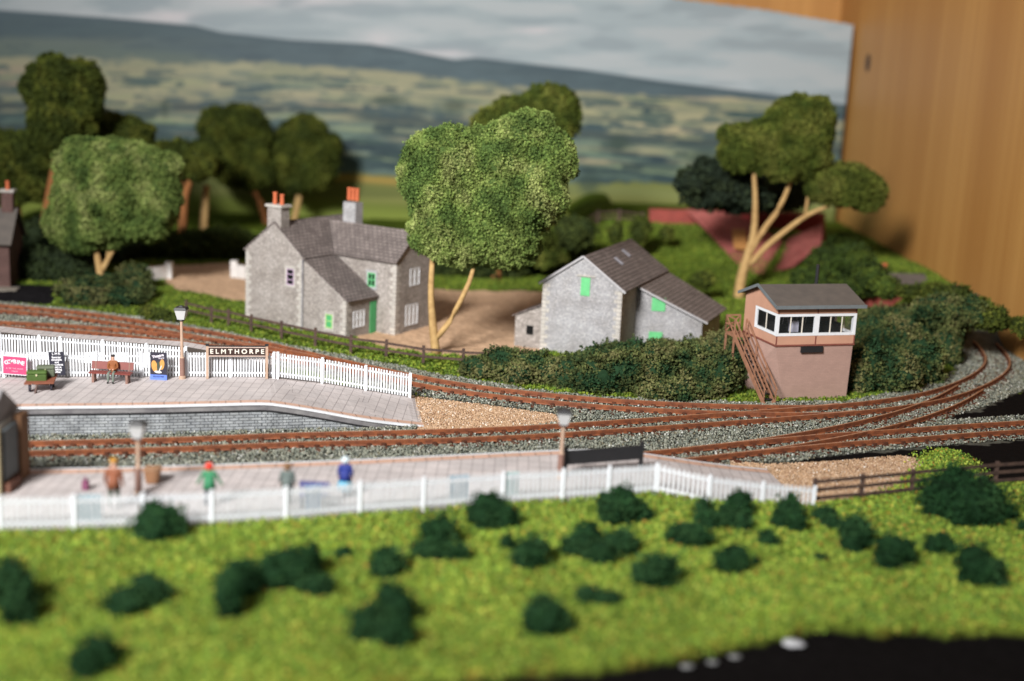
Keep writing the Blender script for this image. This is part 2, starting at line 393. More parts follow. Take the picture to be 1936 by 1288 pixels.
def track(px, label, zoff=0., world=None, spacing=.68, skip=None):
    pts = catmull([Vector((p.x, p.y, 0)) for p in PU(px, .22)]); root = empty('railway_track', pts[0], 0, label, 'railway track')
    for d in (-GAUGE/2, GAUGE/2):
        r = offset(pts, d); RAILS.append(np.array([(p.x, p.y) for p in r])); m = MB(); vs = []; fs = []; mi = []
        prof = [(-.055, .09), (.055, .09), (.022, .13), (.036, .26), (.036, .32), (-.036, .32), (-.036, .26), (-.022, .13)]
        n = len(prof); rel = [p-pts[0] for p in r]
        for i, p in enumerate(rel):
            t = rel[min(i+1, len(rel)-1)]-rel[max(i-1, 0)]; t.normalize(); nn = Vector((-t.y, t.x, 0))
            vs += [p+nn*a+Vector((0, 0, b+zoff)) for a, b in prof]
        for i in range(len(rel)-1):
            for k in range(n):
                fs.append((i*n+k, i*n+(k+1) % n, (i+1)*n+(k+1) % n, (i+1)*n+k)); mi.append(1 if k == 4 else 0)
        m.v = [tuple(v) for v in vs]; m.f = [list(f) for f in fs]; m.mi = mi
        m.build('rail', [M['rust'], M['railtop']], root)
    acc = 0; last = pts[0]; ns = 0
    for i in range(1, len(pts)):
        acc += (pts[i]-pts[i-1]).length
        if acc >= spacing:
            acc -= spacing; t = pts[i]-pts[i-1]
            if skip and skip(pts[i]): continue
            if pts[i].x < -34 or abs(pts[i].x) > pts[i].y*.40+3: continue
            s = bpy.data.objects.new('sleeper', SM); C.objects.link(s); s.parent = root
            s.location = pts[i]-pts[0]+Vector((0, 0, zoff+random.uniform(-.012, .012))); s.rotation_euler = (0, 0, math.atan2(t.y, t.x)+random.uniform(-.02, .02)); ns += 1
    return root, pts
T1PX = [(-160, 853), (0, 849), (300, 841), (565, 831), (800, 825), (1000, 817), (1200, 804), (1400, 790), (1542, 779), (1660, 768), (1760, 752), (1830, 730), (1874, 705), (1886, 682), (1868, 655), (1836, 635), (1780, 616), (1700, 598)]
track(T1PX, 'long rusty track between the two platforms, curving round the loop at the far right', 0.)
track([(-60, 577), (0, 583), (140, 596), (300, 619), (450, 645), (620, 684), (780, 718), (900, 738), (1050, 755), (1200, 767), (1380, 775), (1542, 777), (1600, 773)], 'rusty track running behind the far platform and in front of the hedge and cottage', .004, skip=lambda p: p.x > 13)
track([(-60, 612), (0, 615), (150, 623), (300, 637), (450, 655), (600, 683)], 'short rusty siding close behind the picket fence of the far platform', .002, skip=lambda p: p.x > -13)
track([(1060, 886), (1180, 873), (1300, 860), (1430, 846), (1580, 832), (1700, 824), (1830, 814), (1960, 806), (2060, 799)], 'rusty straight track leaving the frame at right, nearest to the brown rail fence', .002)
track([(1300, 860), (1430, 845), (1520, 831), (1600, 816), (1670, 800), (1730, 783), (1790, 760), (1835, 735)], 'curved rusty crossover joining the near straight track to the loop', .003, skip=lambda p: p.x < 15 or p.x > 24)

# ballast
def nearrail(x, y, d):
    m = np.zeros(len(x), bool)
    for r in RAILS:
        for i in range(0, len(r)-1, 4):
            a = r[i]; b = r[min(i+4, len(r)-1)]; s = (np.abs(x-a[0]) < 2) & (np.abs(y-a[1]) < 2)
            if not s.any(): continue
            ab = b-a; t = np.clip(((x[s]-a[0])*ab[0]+(y[s]-a[1])*ab[1])/(ab@ab+1e-9), 0, 1)
            dd = np.hypot(x[s]-a[0]-t*ab[0], y[s]-a[1]-t*ab[1]); k = np.where(s)[0]; m[k[dd < d]] = True
    return m
def tb(x, y):
    m = np.zeros(len(x), bool)
    for p in ballast: m |= inpoly(x+(fbm(x, y, .8, 61)-.5)*.7, y+(fbm(x, y, .8, 62)-.5)*.7, p)
    for p in (dirt1, dirt2, blackR, blackR2, grass_front): m &= ~inpoly(x, y, p)
    return m & (np.abs(x) < y*.40+1)
x, y = scatter(430000, -34, 30, 44, 100, tb)
k = ~nearrail(x, y, .09); x = x[k]; y = y[k]
keep = rng.random(len(x)) < np.clip(1.25-(y-55)/60, .45, 1); x = x[keep]; y = y[keep]
n = len(x); sz = rng.uniform(.030, .070, n)*np.clip(y/60, 1, 1.5)
base = np.array([(.27, .28, .22), (.19, .21, .17), (.36, .36, .29), (.12, .13, .11), (.60, .60, .55), (.24, .21, .13)])[rng.choice(6, n, p=[.33, .24, .18, .14, .05, .06])]
P = np.stack([x, y, .05+rng.uniform(-.01, .06, n)], 1)
v, f, c = grains(P, sz, base*.82*rng.uniform(.7, 1.3, (n, 1)))
tag(npmesh('ballast', v, f, M['stonev'], c), 'grey green granite chippings spread between and beside the tracks', 'ballast', kind='stuff')
print('ballast', n)
# fine tan grit
def td(x, y): return (inpoly(x, y, dirt1) | inpoly(x, y, dirt2)) & ~inpoly(x, y, grass_front)
x, y = scatter(120000, -6, 26, 46, 64, td); n = len(x)
P = np.stack([x, y, height(x, y)+.02], 1)
b_ = np.array([(.50, .33, .20), (.42, .27, .16), (.62, .47, .34), (.30, .17, .10), (.85, .80, .72)])[rng.choice(5, n, p=[.4, .3, .15, .13, .02])]
v, f, c = grains(P, rng.uniform(.03, .055, n), b_)
tag(npmesh('tan_grit', v, f, M['stonev'], c), 'fine tan grit on the wedges at the platform ramp ends', 'grit', kind='stuff')
# turf crumbs on the grass in view
def tg(x, y):
    c = inpoly(x+(fbm(x, y, 1.1, 11)-.5)*.9+rng.normal(0, .22, len(x)), y+(fbm(x, y, 1.1, 23)-.5)*.9+rng.normal(0, .3, len(x)), grass_front) & (y < 56)
    return c & (np.abs(x) < y*.40+1.5)
x, y = scatter(380000, -18, 26, 29, 58, tg); n = len(x)
n1 = fbm(x, y, 1.4, 3); pal = np.array([(.16, .27, .032), (.27, .37, .045), (.38, .44, .07), (.09, .18, .030), (.38, .22, .04), (.48, .42, .07)])
pick = rng.choice(6, n, p=[.3, .30, .13, .19, .05, .03]); col = pal[pick]*(.75+.5*n1)[:, None]
v, f, c = leaves(np.stack([x, y, height(x, y)+.03+rng.uniform(0, .09, n)], 1), rng.uniform(.03, .075, n), col)
tag(npmesh('turf', v, f, M['gran'], c), 'bright yellow green foam turf on the bank in the foreground', 'grass', kind='stuff')
def tg2(x, y):
    b = y > np.interp(x, [-60, -33, -20, -12, 0, 8, 20, 30], [80, 80, 70, 64, 59, 57, 58, 60])
    for p in ballast+[yard, road, dirt1, blackR]: b &= ~inpoly(x+(fbm(x, y, 1.1, 11)-.5)*.9, y+(fbm(x, y, 1.1, 23)-.5)*.9, p)
    return b & (np.abs(x) < y*.40+1)
x, y = scatter(300000, -40, 29.4, 57, 110, tg2); n = len(x)
pal = np.array([(.08, .14, .015), (.15, .21, .022), (.21, .25, .03), (.06, .09, .015)])
col = pal[rng.choice(4, n, p=[.34, .34, .17, .15])]*(.6+.8*fbm(x, y, 3, 4))[:, None]
v, f, c = leaves(np.stack([x, y, height(x, y)+.03+rng.uniform(0, .08, n)], 1), rng.uniform(.045, .10, n), col)
tag(npmesh('meadow_turf', v, f, M['gran'], c), 'green foam turf beside the back track and round the cottage', 'grass', kind='stuff')

# ---------------------------------------------------------------- foliage
def sphere_pts(n):
    p = rng.normal(size=(n, 3)); return p/np.linalg.norm(p, axis=1)[:, None]
ICO = None
def icos(sub=3):
    bm = bmesh.new(); bmesh.ops.create_icosphere(bm, subdivisions=sub, radius=1)
    v = np.array([w_.co[:] for w_ in bm.verts]); f = np.array([[q.index for q in p.verts] for p in bm.faces]); bm.free(); return v, f
ICO3, ICO2 = icos(3), icos(2)
def foliage(name, blobs, pal, dens, size, parent=None, lump=.18, fuzz=.12, seed=1, base=None, knobs=5):
    """blobs: (cx,cy,cz,rx,ry,rz); returns one mesh: lumpy cores with foam crumbs over them"""
    pal = np.array(pal); parts = []; rk = np.random.default_rng(seed); kn_ = []
    for b in blobs:
        for _ in range(knobs):
            d = rk.normal(size=3); d /= np.linalg.norm(d); f = rk.uniform(.22, .42); q = np.array(b[:3])+d*np.array(b[3:6])*rk.uniform(.78, .95)
            kn_.append((*q, b[3]*f, b[4]*f, b[5]*f))
    B = np.array(list(blobs)+kn_, float)
    for i, b in enumerate(B):
        iv, fc = ICO3 if b[3:6].max() > 1.2 else ICO2
        d = 1+lump*1.6*(vnoise(iv[:, 0]*3+iv[:, 2]*1.7+i*5+20, iv[:, 1]*3+20+iv[:, 2], .8, seed)-.5)+lump*(vnoise(iv[:, 0]*7+50, iv[:, 2]*7+50+iv[:, 1]*3, .8, seed+3)-.5)
        v = b[:3]+iv*d[:, None]*b[3:6]*.95
        parts.append((v, fc, np.tile(pal[0]*.75, (len(v), 1))))  # cores darkened to paint shade into the gaps between crumbs
        area = 4*math.pi*((b[3]*b[4]+b[4]*b[5]+b[3]*b[5])/3); n = int(area*dens)
        p = sphere_pts(n); dd = 1+lump*1.6*(vnoise(p[:, 0]*3+p[:, 2]*1.7+i*5+20, p[:, 1]*3+20+p[:, 2], .8, seed)-.5)+lump*(vnoise(p[:, 0]*7+50, p[:, 2]*7+50+p[:, 1]*3, .8, seed+3)-.5)
        q = b[:3]+p*(dd+rng.uniform(-.02, fuzz, n)*rng.random(n))[:, None]*b[3:6]
        ok = np.ones(n, bool)
        for j, c in enumerate(B):
            if j != i: ok &= (((q-c[:3])/c[3:6])**2).sum(1) > .78
        q = q[ok]; n = len(q)
        cl = pal[np.clip(((vnoise(q[:, 0]+77, q[:, 2]+q[:, 1]*.6+77, .9, seed+21)*1.5-.25)*len(pal)*.65+rng.random(n)*len(pal)*.4).astype(int), 0, len(pal)-1)]*(.7+.6*vnoise(q[:, 0]+q[:, 2]*.7+99, q[:, 1]+q[:, 2]+99, .7, seed+9))[:, None]
        parts.append(leaves(q, rng.uniform(.6, 1.3, n)*size, cl))
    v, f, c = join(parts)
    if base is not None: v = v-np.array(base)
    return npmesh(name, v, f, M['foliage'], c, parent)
G_LIT = [(.064, .108, .026), (.108, .165, .038), (.152, .21, .050), (.21, .265, .072), (.29, .33, .11)]  # palest tones paint yellow-lit highlights into the crowns
G_MID = [(.045, .066, .010), (.072, .092, .014), (.10, .118, .020), (.13, .14, .028)]
G_DARK = [(.032, .045, .008), (.050, .066, .010), (.070, .086, .013), (.10, .11, .018)]
G_HEDGE = [(.018, .050, .020), (.040, .065, .022), (.070, .088, .028), (.10, .112, .036), (.145, .14, .055)]
G_BUSH = [(.010, .038, .012), (.018, .058, .018), (.030, .078, .026)]
def tree(base, trunks, crown, pal, bark, label, cat='tree', dens=70, size=.12, group=None, yd=None, lump=.18):
    Y0 = base.y; root = empty('tree', base, 0, label, cat, group)
    m = MB()
    for tr in trunks:
        pts = [V(a, b, Y0+(t[3] if len(t) > 3 else 0)) - base for t in tr for a, b in [t[:2]]]
        rad = [t[2] for t in tr]
        cp = catmull(pts, .5) if len(pts) > 2 else pts
        m.tube(cp, list(np.interp(np.linspace(0, 1, len(cp)), np.linspace(0, 1, len(rad)), rad)), 9)
    if m.v: m.build('trunk', bark, root, smooth=True)
    s = FPX/math.hypot(Y0, 8)
    bl = []
    for c in crown:
        p = V(c[0], c[1], Y0+(c[4] if len(c) > 4 else 0))-base; rx = c[2]/s; rz = c[3]/s
        bl.append((p.x, p.y, p.z, rx, (rx+rz)/2*.85, rz))
    foliage('crown', bl, pal, dens, size, root, lump=lump, seed=int(base.x*10) % 97+1)
    return root
t1b = U(825, 668)
tree(t1b, [[(825, 672, .26), (820, 630, .22), (815, 560, .17), (817, 500, .15), (822, 440, .1)], [(824, 640, .17), (850, 608, .15), (880, 550, .14), (893, 515, .12), (905, 450, .1, .4)]],
     [(850, 330, 88, 85), (830, 290, 58, 42), (800, 325, 44, 55), (940, 300, 85, 60), (990, 270, 62, 56), (1035, 300, 55, 56), (960, 370, 95, 75), (1010, 370, 62, 60), (850, 410, 68, 75), (930, 440, 85, 60), (870, 470, 60, 32), (960, 478, 50, 30), (820, 440, 44, 42), (900, 305, 62, 36)],
     G_LIT, M['bark'], 'large bright green tree with heart shaped crown and forked pale trunk beside the cottage', dens=620, size=.055, lump=.16)
t2b = U(193, 543)
tree(t2b, [[(193, 548, .30), (190, 520, .26), (183, 480, .20), (176, 452, .16)], [(192, 515, .2), (207, 485, .17), (228, 448, .13)], [(203, 490, .12), (206, 450, .10)]],
     [(160, 310, 55, 45), (215, 310, 75, 46), (285, 325, 56, 44), (150, 370, 50, 50), (215, 370, 80, 60), (295, 370, 45, 60), (130, 420, 44, 42), (195, 420, 70, 42), (265, 420, 58, 38), (150, 450, 44, 30)],
     [tuple(x*.85 for x in c) for c in G_LIT], M['bark'], 'broad round green tree with three pale limbs at left, above the dark hedge', dens=300, size=.075, lump=.17)
t3b = U(1395, 565)
tree(t3b, [[(1396, 572, .40), (1402, 525, .34), (1415, 480, .28), (1425, 440, .22), (1428, 380, .17), (1424, 310, .14)], [(1412, 490, .22), (1440, 440, .22), (1475, 390, .19), (1498, 330, .14), (1500, 285, .08)], [(1418, 500, .22), (1450, 465, .22), (1500, 425, .2), (1530, 405, .17), (1570, 388, .12)], [(1522, 408, .12), (1528, 370, .1)]],
     [(1405, 280, 46, 44), (1440, 265, 42, 36), (1475, 255, 46, 45), (1515, 225, 58, 42), (1540, 250, 34, 60), (1500, 290, 58, 48), (1550, 300, 22, 40), (1600, 350, 62, 38), (1640, 365, 34, 34), (1565, 355, 40, 30), (1450, 300, 40, 30)],
     G_MID, M['bark'], 'tall spreading tree with long bare limbs and flat green pads against the wooden wall', dens=170, size=.10, lump=.14)
tree(U(90, 478), [[(90, 485, .4), (85, 430, .35), (95, 360, .3), (110, 280, .25)]], [(115, 165, 62, 52), (155, 175, 36, 55), (80, 170, 36, 42), (120, 215, 60, 50), (110, 255, 48, 40)], G_DARK, M['barkorange'], 'tallest dark tree at upper left, its rounded crown against the pale fields', dens=110, size=.125)
tree(U(30, 470), [[(30, 478, .4), (32, 420, .35), (30, 350, .3)]], [(40, 300, 70, 50), (0, 310, 60, 55), (-40, 320, 70, 60), (60, 345, 60, 35), (10, 355, 60, 30), (75, 280, 40, 40)], G_DARK, M['barkorange'], 'low dark tree cut by the left edge of the frame', dens=110, size=.125)
tree(U(232, 468), [[(232, 476, .4), (228, 420, .3), (225, 330, .25)]], [(180, 250, 70, 36), (235, 258, 52, 36), (150, 280, 50, 40), (255, 290, 40, 40), (200, 290, 60, 40)], G_DARK, M['barkorange'], 'dark olive tree rising directly behind the broad tree at left', dens=110, size=.125)
tree(U(342, 472), [[(342, 474, .42), (345, 430, .36), (350, 370, .3), (365, 330, .22)], [(348, 380, .2), (338, 330, .18)]], [(335, 300, 50, 34), (372, 308, 34, 32), (300, 315, 44, 42)], G_DARK, M['barkorange'], 'dark tree on a thick orange brown trunk, left of the two bare trunks', dens=110, size=.125)
tree(U(384, 462), [[(384, 464, .38), (385, 420, .34), (390, 350, .28)]], [(396, 312, 28, 22), (385, 290, 26, 26)], G_DARK, M['bark'], 'small crowned tree on a straight pale trunk, right of the two bare trunks', dens=110, size=.125)
tree(U(512, 440), [[(512, 450, .35), (490, 380, .3), (455, 320, .2)]], [(415, 240, 38, 36), (460, 235, 46, 34), (485, 270, 32, 38), (430, 290, 42, 45), (482, 320, 42, 32), (450, 335, 32, 20)], G_DARK, M['barkorange'], 'dark green tree above the left chimney of the cottage', dens=110, size=.125)
tree(U(548, 440), [[(548, 452, .3), (562, 390, .28), (575, 320, .2)]], [(575, 255, 42, 36), (608, 285, 34, 34), (560, 300, 40, 40), (592, 325, 40, 32), (560, 340, 30, 26)], G_DARK, M['bark'], 'smaller rounded tree between the two chimneys of the cottage', dens=110, size=.125)
tree(U(938, 528), [[(938, 540, .4), (940, 480, .36), (950, 380, .3), (1000, 280, .2)]], [(935, 235, 40, 30), (985, 215, 50, 34), (1040, 200, 48, 38), (1062, 225, 34, 44), (1000, 270, 60, 50), (1000, 360, 60, 60), (1010, 430, 60, 48), (960, 460, 70, 40), (1030, 480, 40, 25)], G_MID, M['barkorange'], 'olive tree hidden behind the large bright tree, its top showing above', dens=110, size=.125)

def clump(name, lst, pal, label, cat, group=None, dens=60, size=.13, ground=True, lump=.3):
    """lst of (px,py,rx_px,rz_px) ; each stands on the ground below its px foot (py+rz)"""
    bl = []
    for c in lst:
        zz = .0
        p = U(c[0], c[1]+c[3]*.8, 0)
        for _ in range(3): zz = Z_(p.x, p.y); p = U(c[0], c[1]+c[3]*.8, zz)
        if len(c) > 4: p = U(c[0], c[4], Z_(p.x, p.y))
        q = V(c[0], c[1], p.y); s = FPX/math.hypot(p.y, 12)
        rx = c[2]/s; rz = c[3]/s
        bl.append((q.x, q.y+rx*.3, q.z, rx, rx*.75, rz))
    b = bl[0]; base = (b[0], b[1], Z_(b[0], b[1]))
    o = foliage(name, bl, pal, dens, size, None, lump=lump, fuzz=.3 if name == 'bush' else .22, seed=int(lst[0][0]) % 89+1, base=base)
    o.location = base; return tag(o, label, cat, group)
BUSH = [
 ([(298, 998, 44, 38), (268, 1006, 28, 26)], 'rounded dark bush touching the white fence, leftmost of those along it'),
 ([(622, 963, 24, 19), (648, 970, 14, 11)], 'little leafy bush against the white fence below the blue clad figure'),
 ([(925, 974, 36, 34), (955, 982, 22, 22)], 'dense dark bush touching the white fence below the middle of its long straight run'),
 ([(958, 1028, 12, 15)], 'small faint tuft between the fence bush and the round bush below it'),
 ([(1006, 1050, 32, 32), (985, 1060, 20, 20)], 'round bush at the middle of the bank, just left of the twin lobed clump'),
 ([(828, 1010, 32, 32), (805, 1043, 28, 20), (862, 1048, 22, 17)], 'tall pointed bush with a side lobe, left of centre on the upper bank'),
 ([(648, 1048, 15, 10)], 'tiny dark bush by itself above the large spiky clump'),
 ([(733, 1064, 28, 26), (725, 1082, 24, 16)], 'medium pointed bush between the spiky clump and the tall pointed bush'),
 ([(545, 1082, 42, 40), (585, 1062, 22, 32), (515, 1090, 24, 34), (595, 1110, 32, 20)], 'large spiky clump of several bushes left of centre on the bank'),
 ([(445, 1105, 36, 34), (468, 1080, 18, 20), (430, 1135, 24, 46)], 'tall ragged bush just left of the large spiky clump'),
 ([(285, 1118, 32, 28), (238, 1140, 40, 26)], 'wide two humped bush on the lower left of the bank'),
 ([(10, 1115, 46, 46), (30, 1150, 32, 40)], 'big blurred bush cut by the left edge of the frame'),
 ([(182, 1240, 34, 34), (160, 1262, 28, 30)], 'blurred bush at the very bottom left corner of the bank'),
 ([(745, 1150, 34, 38), (700, 1185, 38, 36), (745, 1200, 32, 34)], 'large two lobed bush low on the bank, biggest near the bottom edge'),
 ([(1030, 1172, 38, 36)], 'blurred round bush low on the bank near the black board edge'),
 ([(1112, 1128, 22, 16), (1148, 1134, 24, 12)], 'flat spreading bush above the round bush near the black edge'),
 ([(1238, 1086, 38, 32)], 'round dark bush right of centre, standing clear of its neighbours'),
 ([(1112, 1018, 24, 26), (1092, 1036, 28, 20), (1135, 1050, 28, 22)], 'left part of the twin lobed clump, sloping down to the left'),
 ([(1180, 1030, 28, 26)], 'right part of the twin lobed clump, a rounded lobe'),
 ([(1180, 960, 38, 33), (1215, 975, 22, 14), (1160, 975, 24, 26)], 'large bush with a low tail at its right, below the black signboard'),
 ([(1305, 1017, 34, 23), (1280, 1014, 20, 14)], 'wide low bush right of centre on the upper bank'),
 ([(1333, 972, 20, 26), (1345, 988, 18, 16)], 'left of two narrow bushes below the ramp end of the white fence'),
 ([(1398, 958, 24, 26), (1378, 982, 28, 22), (1402, 990, 18, 18)], 'taller right one of two bushes below the ramp end of the white fence'),
 ([(1384, 1066, 30, 27)], 'rounded bush below the two narrow bushes, right of centre'),
 ([(1452, 1020, 18, 16)], 'small bush between the paired bushes and the slanting bush'),
 ([(1492, 968, 24, 24), (1505, 990, 18, 22), (1478, 985, 16, 18)], 'slanting bush just below the far right end of the white fence'),
 ([(1560, 975, 20, 16), (1570, 990, 16, 14)], 'small bush below the left end of the brown rail fence'),
 ([(1625, 1008, 28, 30), (1615, 1030, 22, 20)], 'upright bush below the second post of the brown rail fence'),
 ([(1692, 1045, 34, 30), (1680, 1060, 24, 22)], 'round bush right of the upright bush, lower on the bank'),
 ([(1780, 1033, 28, 18), (1768, 1036, 16, 16)], 'small oval bush below the biggest bush at right'),
 ([(1845, 1060, 30, 28), (1868, 1090, 38, 26), (1850, 1085, 28, 30)], 'blurred slanting bush nearest the right edge of the bank'),
 ([(1805, 935, 50, 42), (1860, 955, 58, 38), (1780, 955, 32, 32), (1835, 975, 42, 26)], 'biggest bush, dark and leafy, in front of the brown rail fence at right'),
 ([(1936, 997, 10, 11)], 'scrap of bush cut by the right edge of the frame'),
 ([(1550, 1056, 12, 7)], 'tiny flat tuft on the open bank, well below the brown rail fence'),
 ([(1430, 1063, 7, 8)], 'tiny tuft just right of a rounded bush'),
]
for L_, lab in BUSH: clump('bush', L_, G_BUSH, lab, 'bush', 'dark bushes on the foreground bank', dens=280, size=.055, lump=.55)

def hedge(lst, label, pal=G_HEDGE, dens=55, size=.15, lump=.45): return clump('hedge', lst, pal, label, 'hedge', None, dens*(1 if dens > 150 else 2.5), size*(1 if dens > 150 else .65), lump=lump)
hb = []
for a, b, rx, rz in [(905, 700, 32, 20), (950, 694, 42, 28), (1000, 698, 42, 28), (1045, 704, 40, 28), (975, 708, 40, 22), (1075, 712, 34, 28)]: hb.append((a, b, rx, rz))
hedge(hb, 'lower olive hedge in front of the barn, left of its downpipe side', dens=330, size=.07)
hb = [(1110, 696, 40, 32), (1150, 684, 40, 30), (1200, 677, 44, 30), (1255, 677, 44, 28), (1310, 673, 44, 28), (1360, 672, 40, 40), (1130, 715, 42, 36), (1180, 710, 42, 44), (1240, 710, 46, 46), (1300, 706, 46, 46), (1350, 715, 42, 42), (1385, 700, 26, 44), (1270, 738, 60, 22), (1330, 738, 42, 20)]
hedge(hb, 'tall dense hedge in front of the barn wing, reaching the signal box stairs', dens=330, size=.07)
hb = [(1640, 640, 42, 42), (1635, 700, 38, 48), (1690, 655, 42, 46), (1690, 710, 46, 40), (1740, 640, 44, 42), (1745, 690, 40, 46), (1790, 620, 40, 46), (1660, 612, 40, 26), (1720, 608, 42, 26), (1780, 590, 46, 26), (1625, 720, 24, 30), (1795, 660, 26, 40), (1830, 595, 34, 26)]
hedge(hb, 'large rough hedge right of the signal box, inside the loop of track', dens=200, size=.085)
hb = [(1810, 566, 40, 22), (1850, 590, 40, 24), (1880, 605, 30, 20), (1780, 560, 40, 16), (1740, 556, 34, 14)]
hedge(hb, 'dark hedge along the foot of the wooden wall beyond the loop of track', G_DARK, 50, .17)
hedge([(1930, 616, 18, 14), (1950, 625, 22, 18)], 'small dark bush at the right frame edge below the wooden wall', G_DARK, 60, .15)
hb = [(1600, 470, 34, 22), (1565, 492, 30, 22), (1618, 495, 36, 26), (1655, 522, 30, 20), (1600, 520, 44, 22), (1570, 540, 40, 18), (1635, 545, 36, 16), (1680, 545, 26, 18), (1540, 530, 34, 24)]
hedge(hb, 'dark bushy bank between the brick bridge and the wooden wall', [(.045, .075, .012), (.03, .05, .012), (.07, .10, .015)], 40, .18)
hedge([(250, 528, 28, 26), (220, 540, 30, 20), (262, 550, 26, 20), (180, 545, 40, 22), (140, 550, 32, 22), (160, 565, 40, 16), (225, 565, 44, 16)], 'ragged low hedge round the foot of the broad tree at left', [tuple(x*.8 for x in c) for c in G_HEDGE], 70, .15)
hedge([(300, 598, 26, 12), (280, 590, 18, 10), (325, 605, 14, 8)], 'scruffy low shrub by the back track, left of the far platform lamp', G_DARK, 70, .13)
hb = [(60, 470, 46, 40), (110, 480, 46, 40), (60, 505, 40, 30), (120, 510, 50, 26), (160, 480, 40, 36), (200, 470, 42, 32), (90, 440, 40, 32), (240, 470, 34, 24)]
hedge(hb, 'dense dark hedge behind the lane beside the brick cottage at far left', [(.022, .034, .014), (.03, .045, .016)], 45, .18)
hb = [(300, 465, 40, 30), (360, 470, 44, 26), (420, 465, 44, 32), (455, 462, 30, 24), (270, 450, 34, 34)]
hedge(hb, 'dark hedge behind the yard, under the two bare trunks', [(.035, .052, .012), (.05, .07, .014)], 45, .18)
hb = [(840, 500, 46, 26), (900, 505, 46, 26), (960, 500, 50, 30), (1010, 490, 46, 30), (1060, 470, 40, 30), (1080, 440, 36, 28)]
hedge(hb, 'dark hedge behind the large bright tree at the back of the yard', [(.03, .045, .012), (.045, .06, .014)], 45, .18)
hb = [(1310, 345, 30, 22, 470), (1350, 335, 40, 30, 470), (1390, 350, 44, 36, 470), (1340, 370, 46, 22, 470), (1410, 375, 50, 26, 470), (1460, 370, 46, 28, 470), (1505, 360, 40, 30, 470)]
hedge(hb, 'dark wood edge behind the bare limbs of the spreading tree', [(.018, .028, .016), (.028, .040, .018)], 30, .22)
for a, b, rx, rz, lab in [(1165, 440, 14, 18, 'small shrub on the green bank, nearest the barn ridge'), (1212, 436, 18, 24, 'upright shrub on the green bank behind the barn ridge'), (1262, 442, 12, 12, 'round shrub on the green bank, right of the upright one'), (1300, 412, 14, 14, 'shrub at the top of the green bank beside the brick wall'), (1330, 530, 20, 14, 'low dark shrub at the foot of the green bank, right of the barn')]:
    clump('shrub', [(a, b, rx, rz)], G_DARK, lab, 'shrub', 'shrubs on the green bank', 60, .15)

# ---------------------------------------------------------------- platforms
ZP = 1.26    # height of the far platform

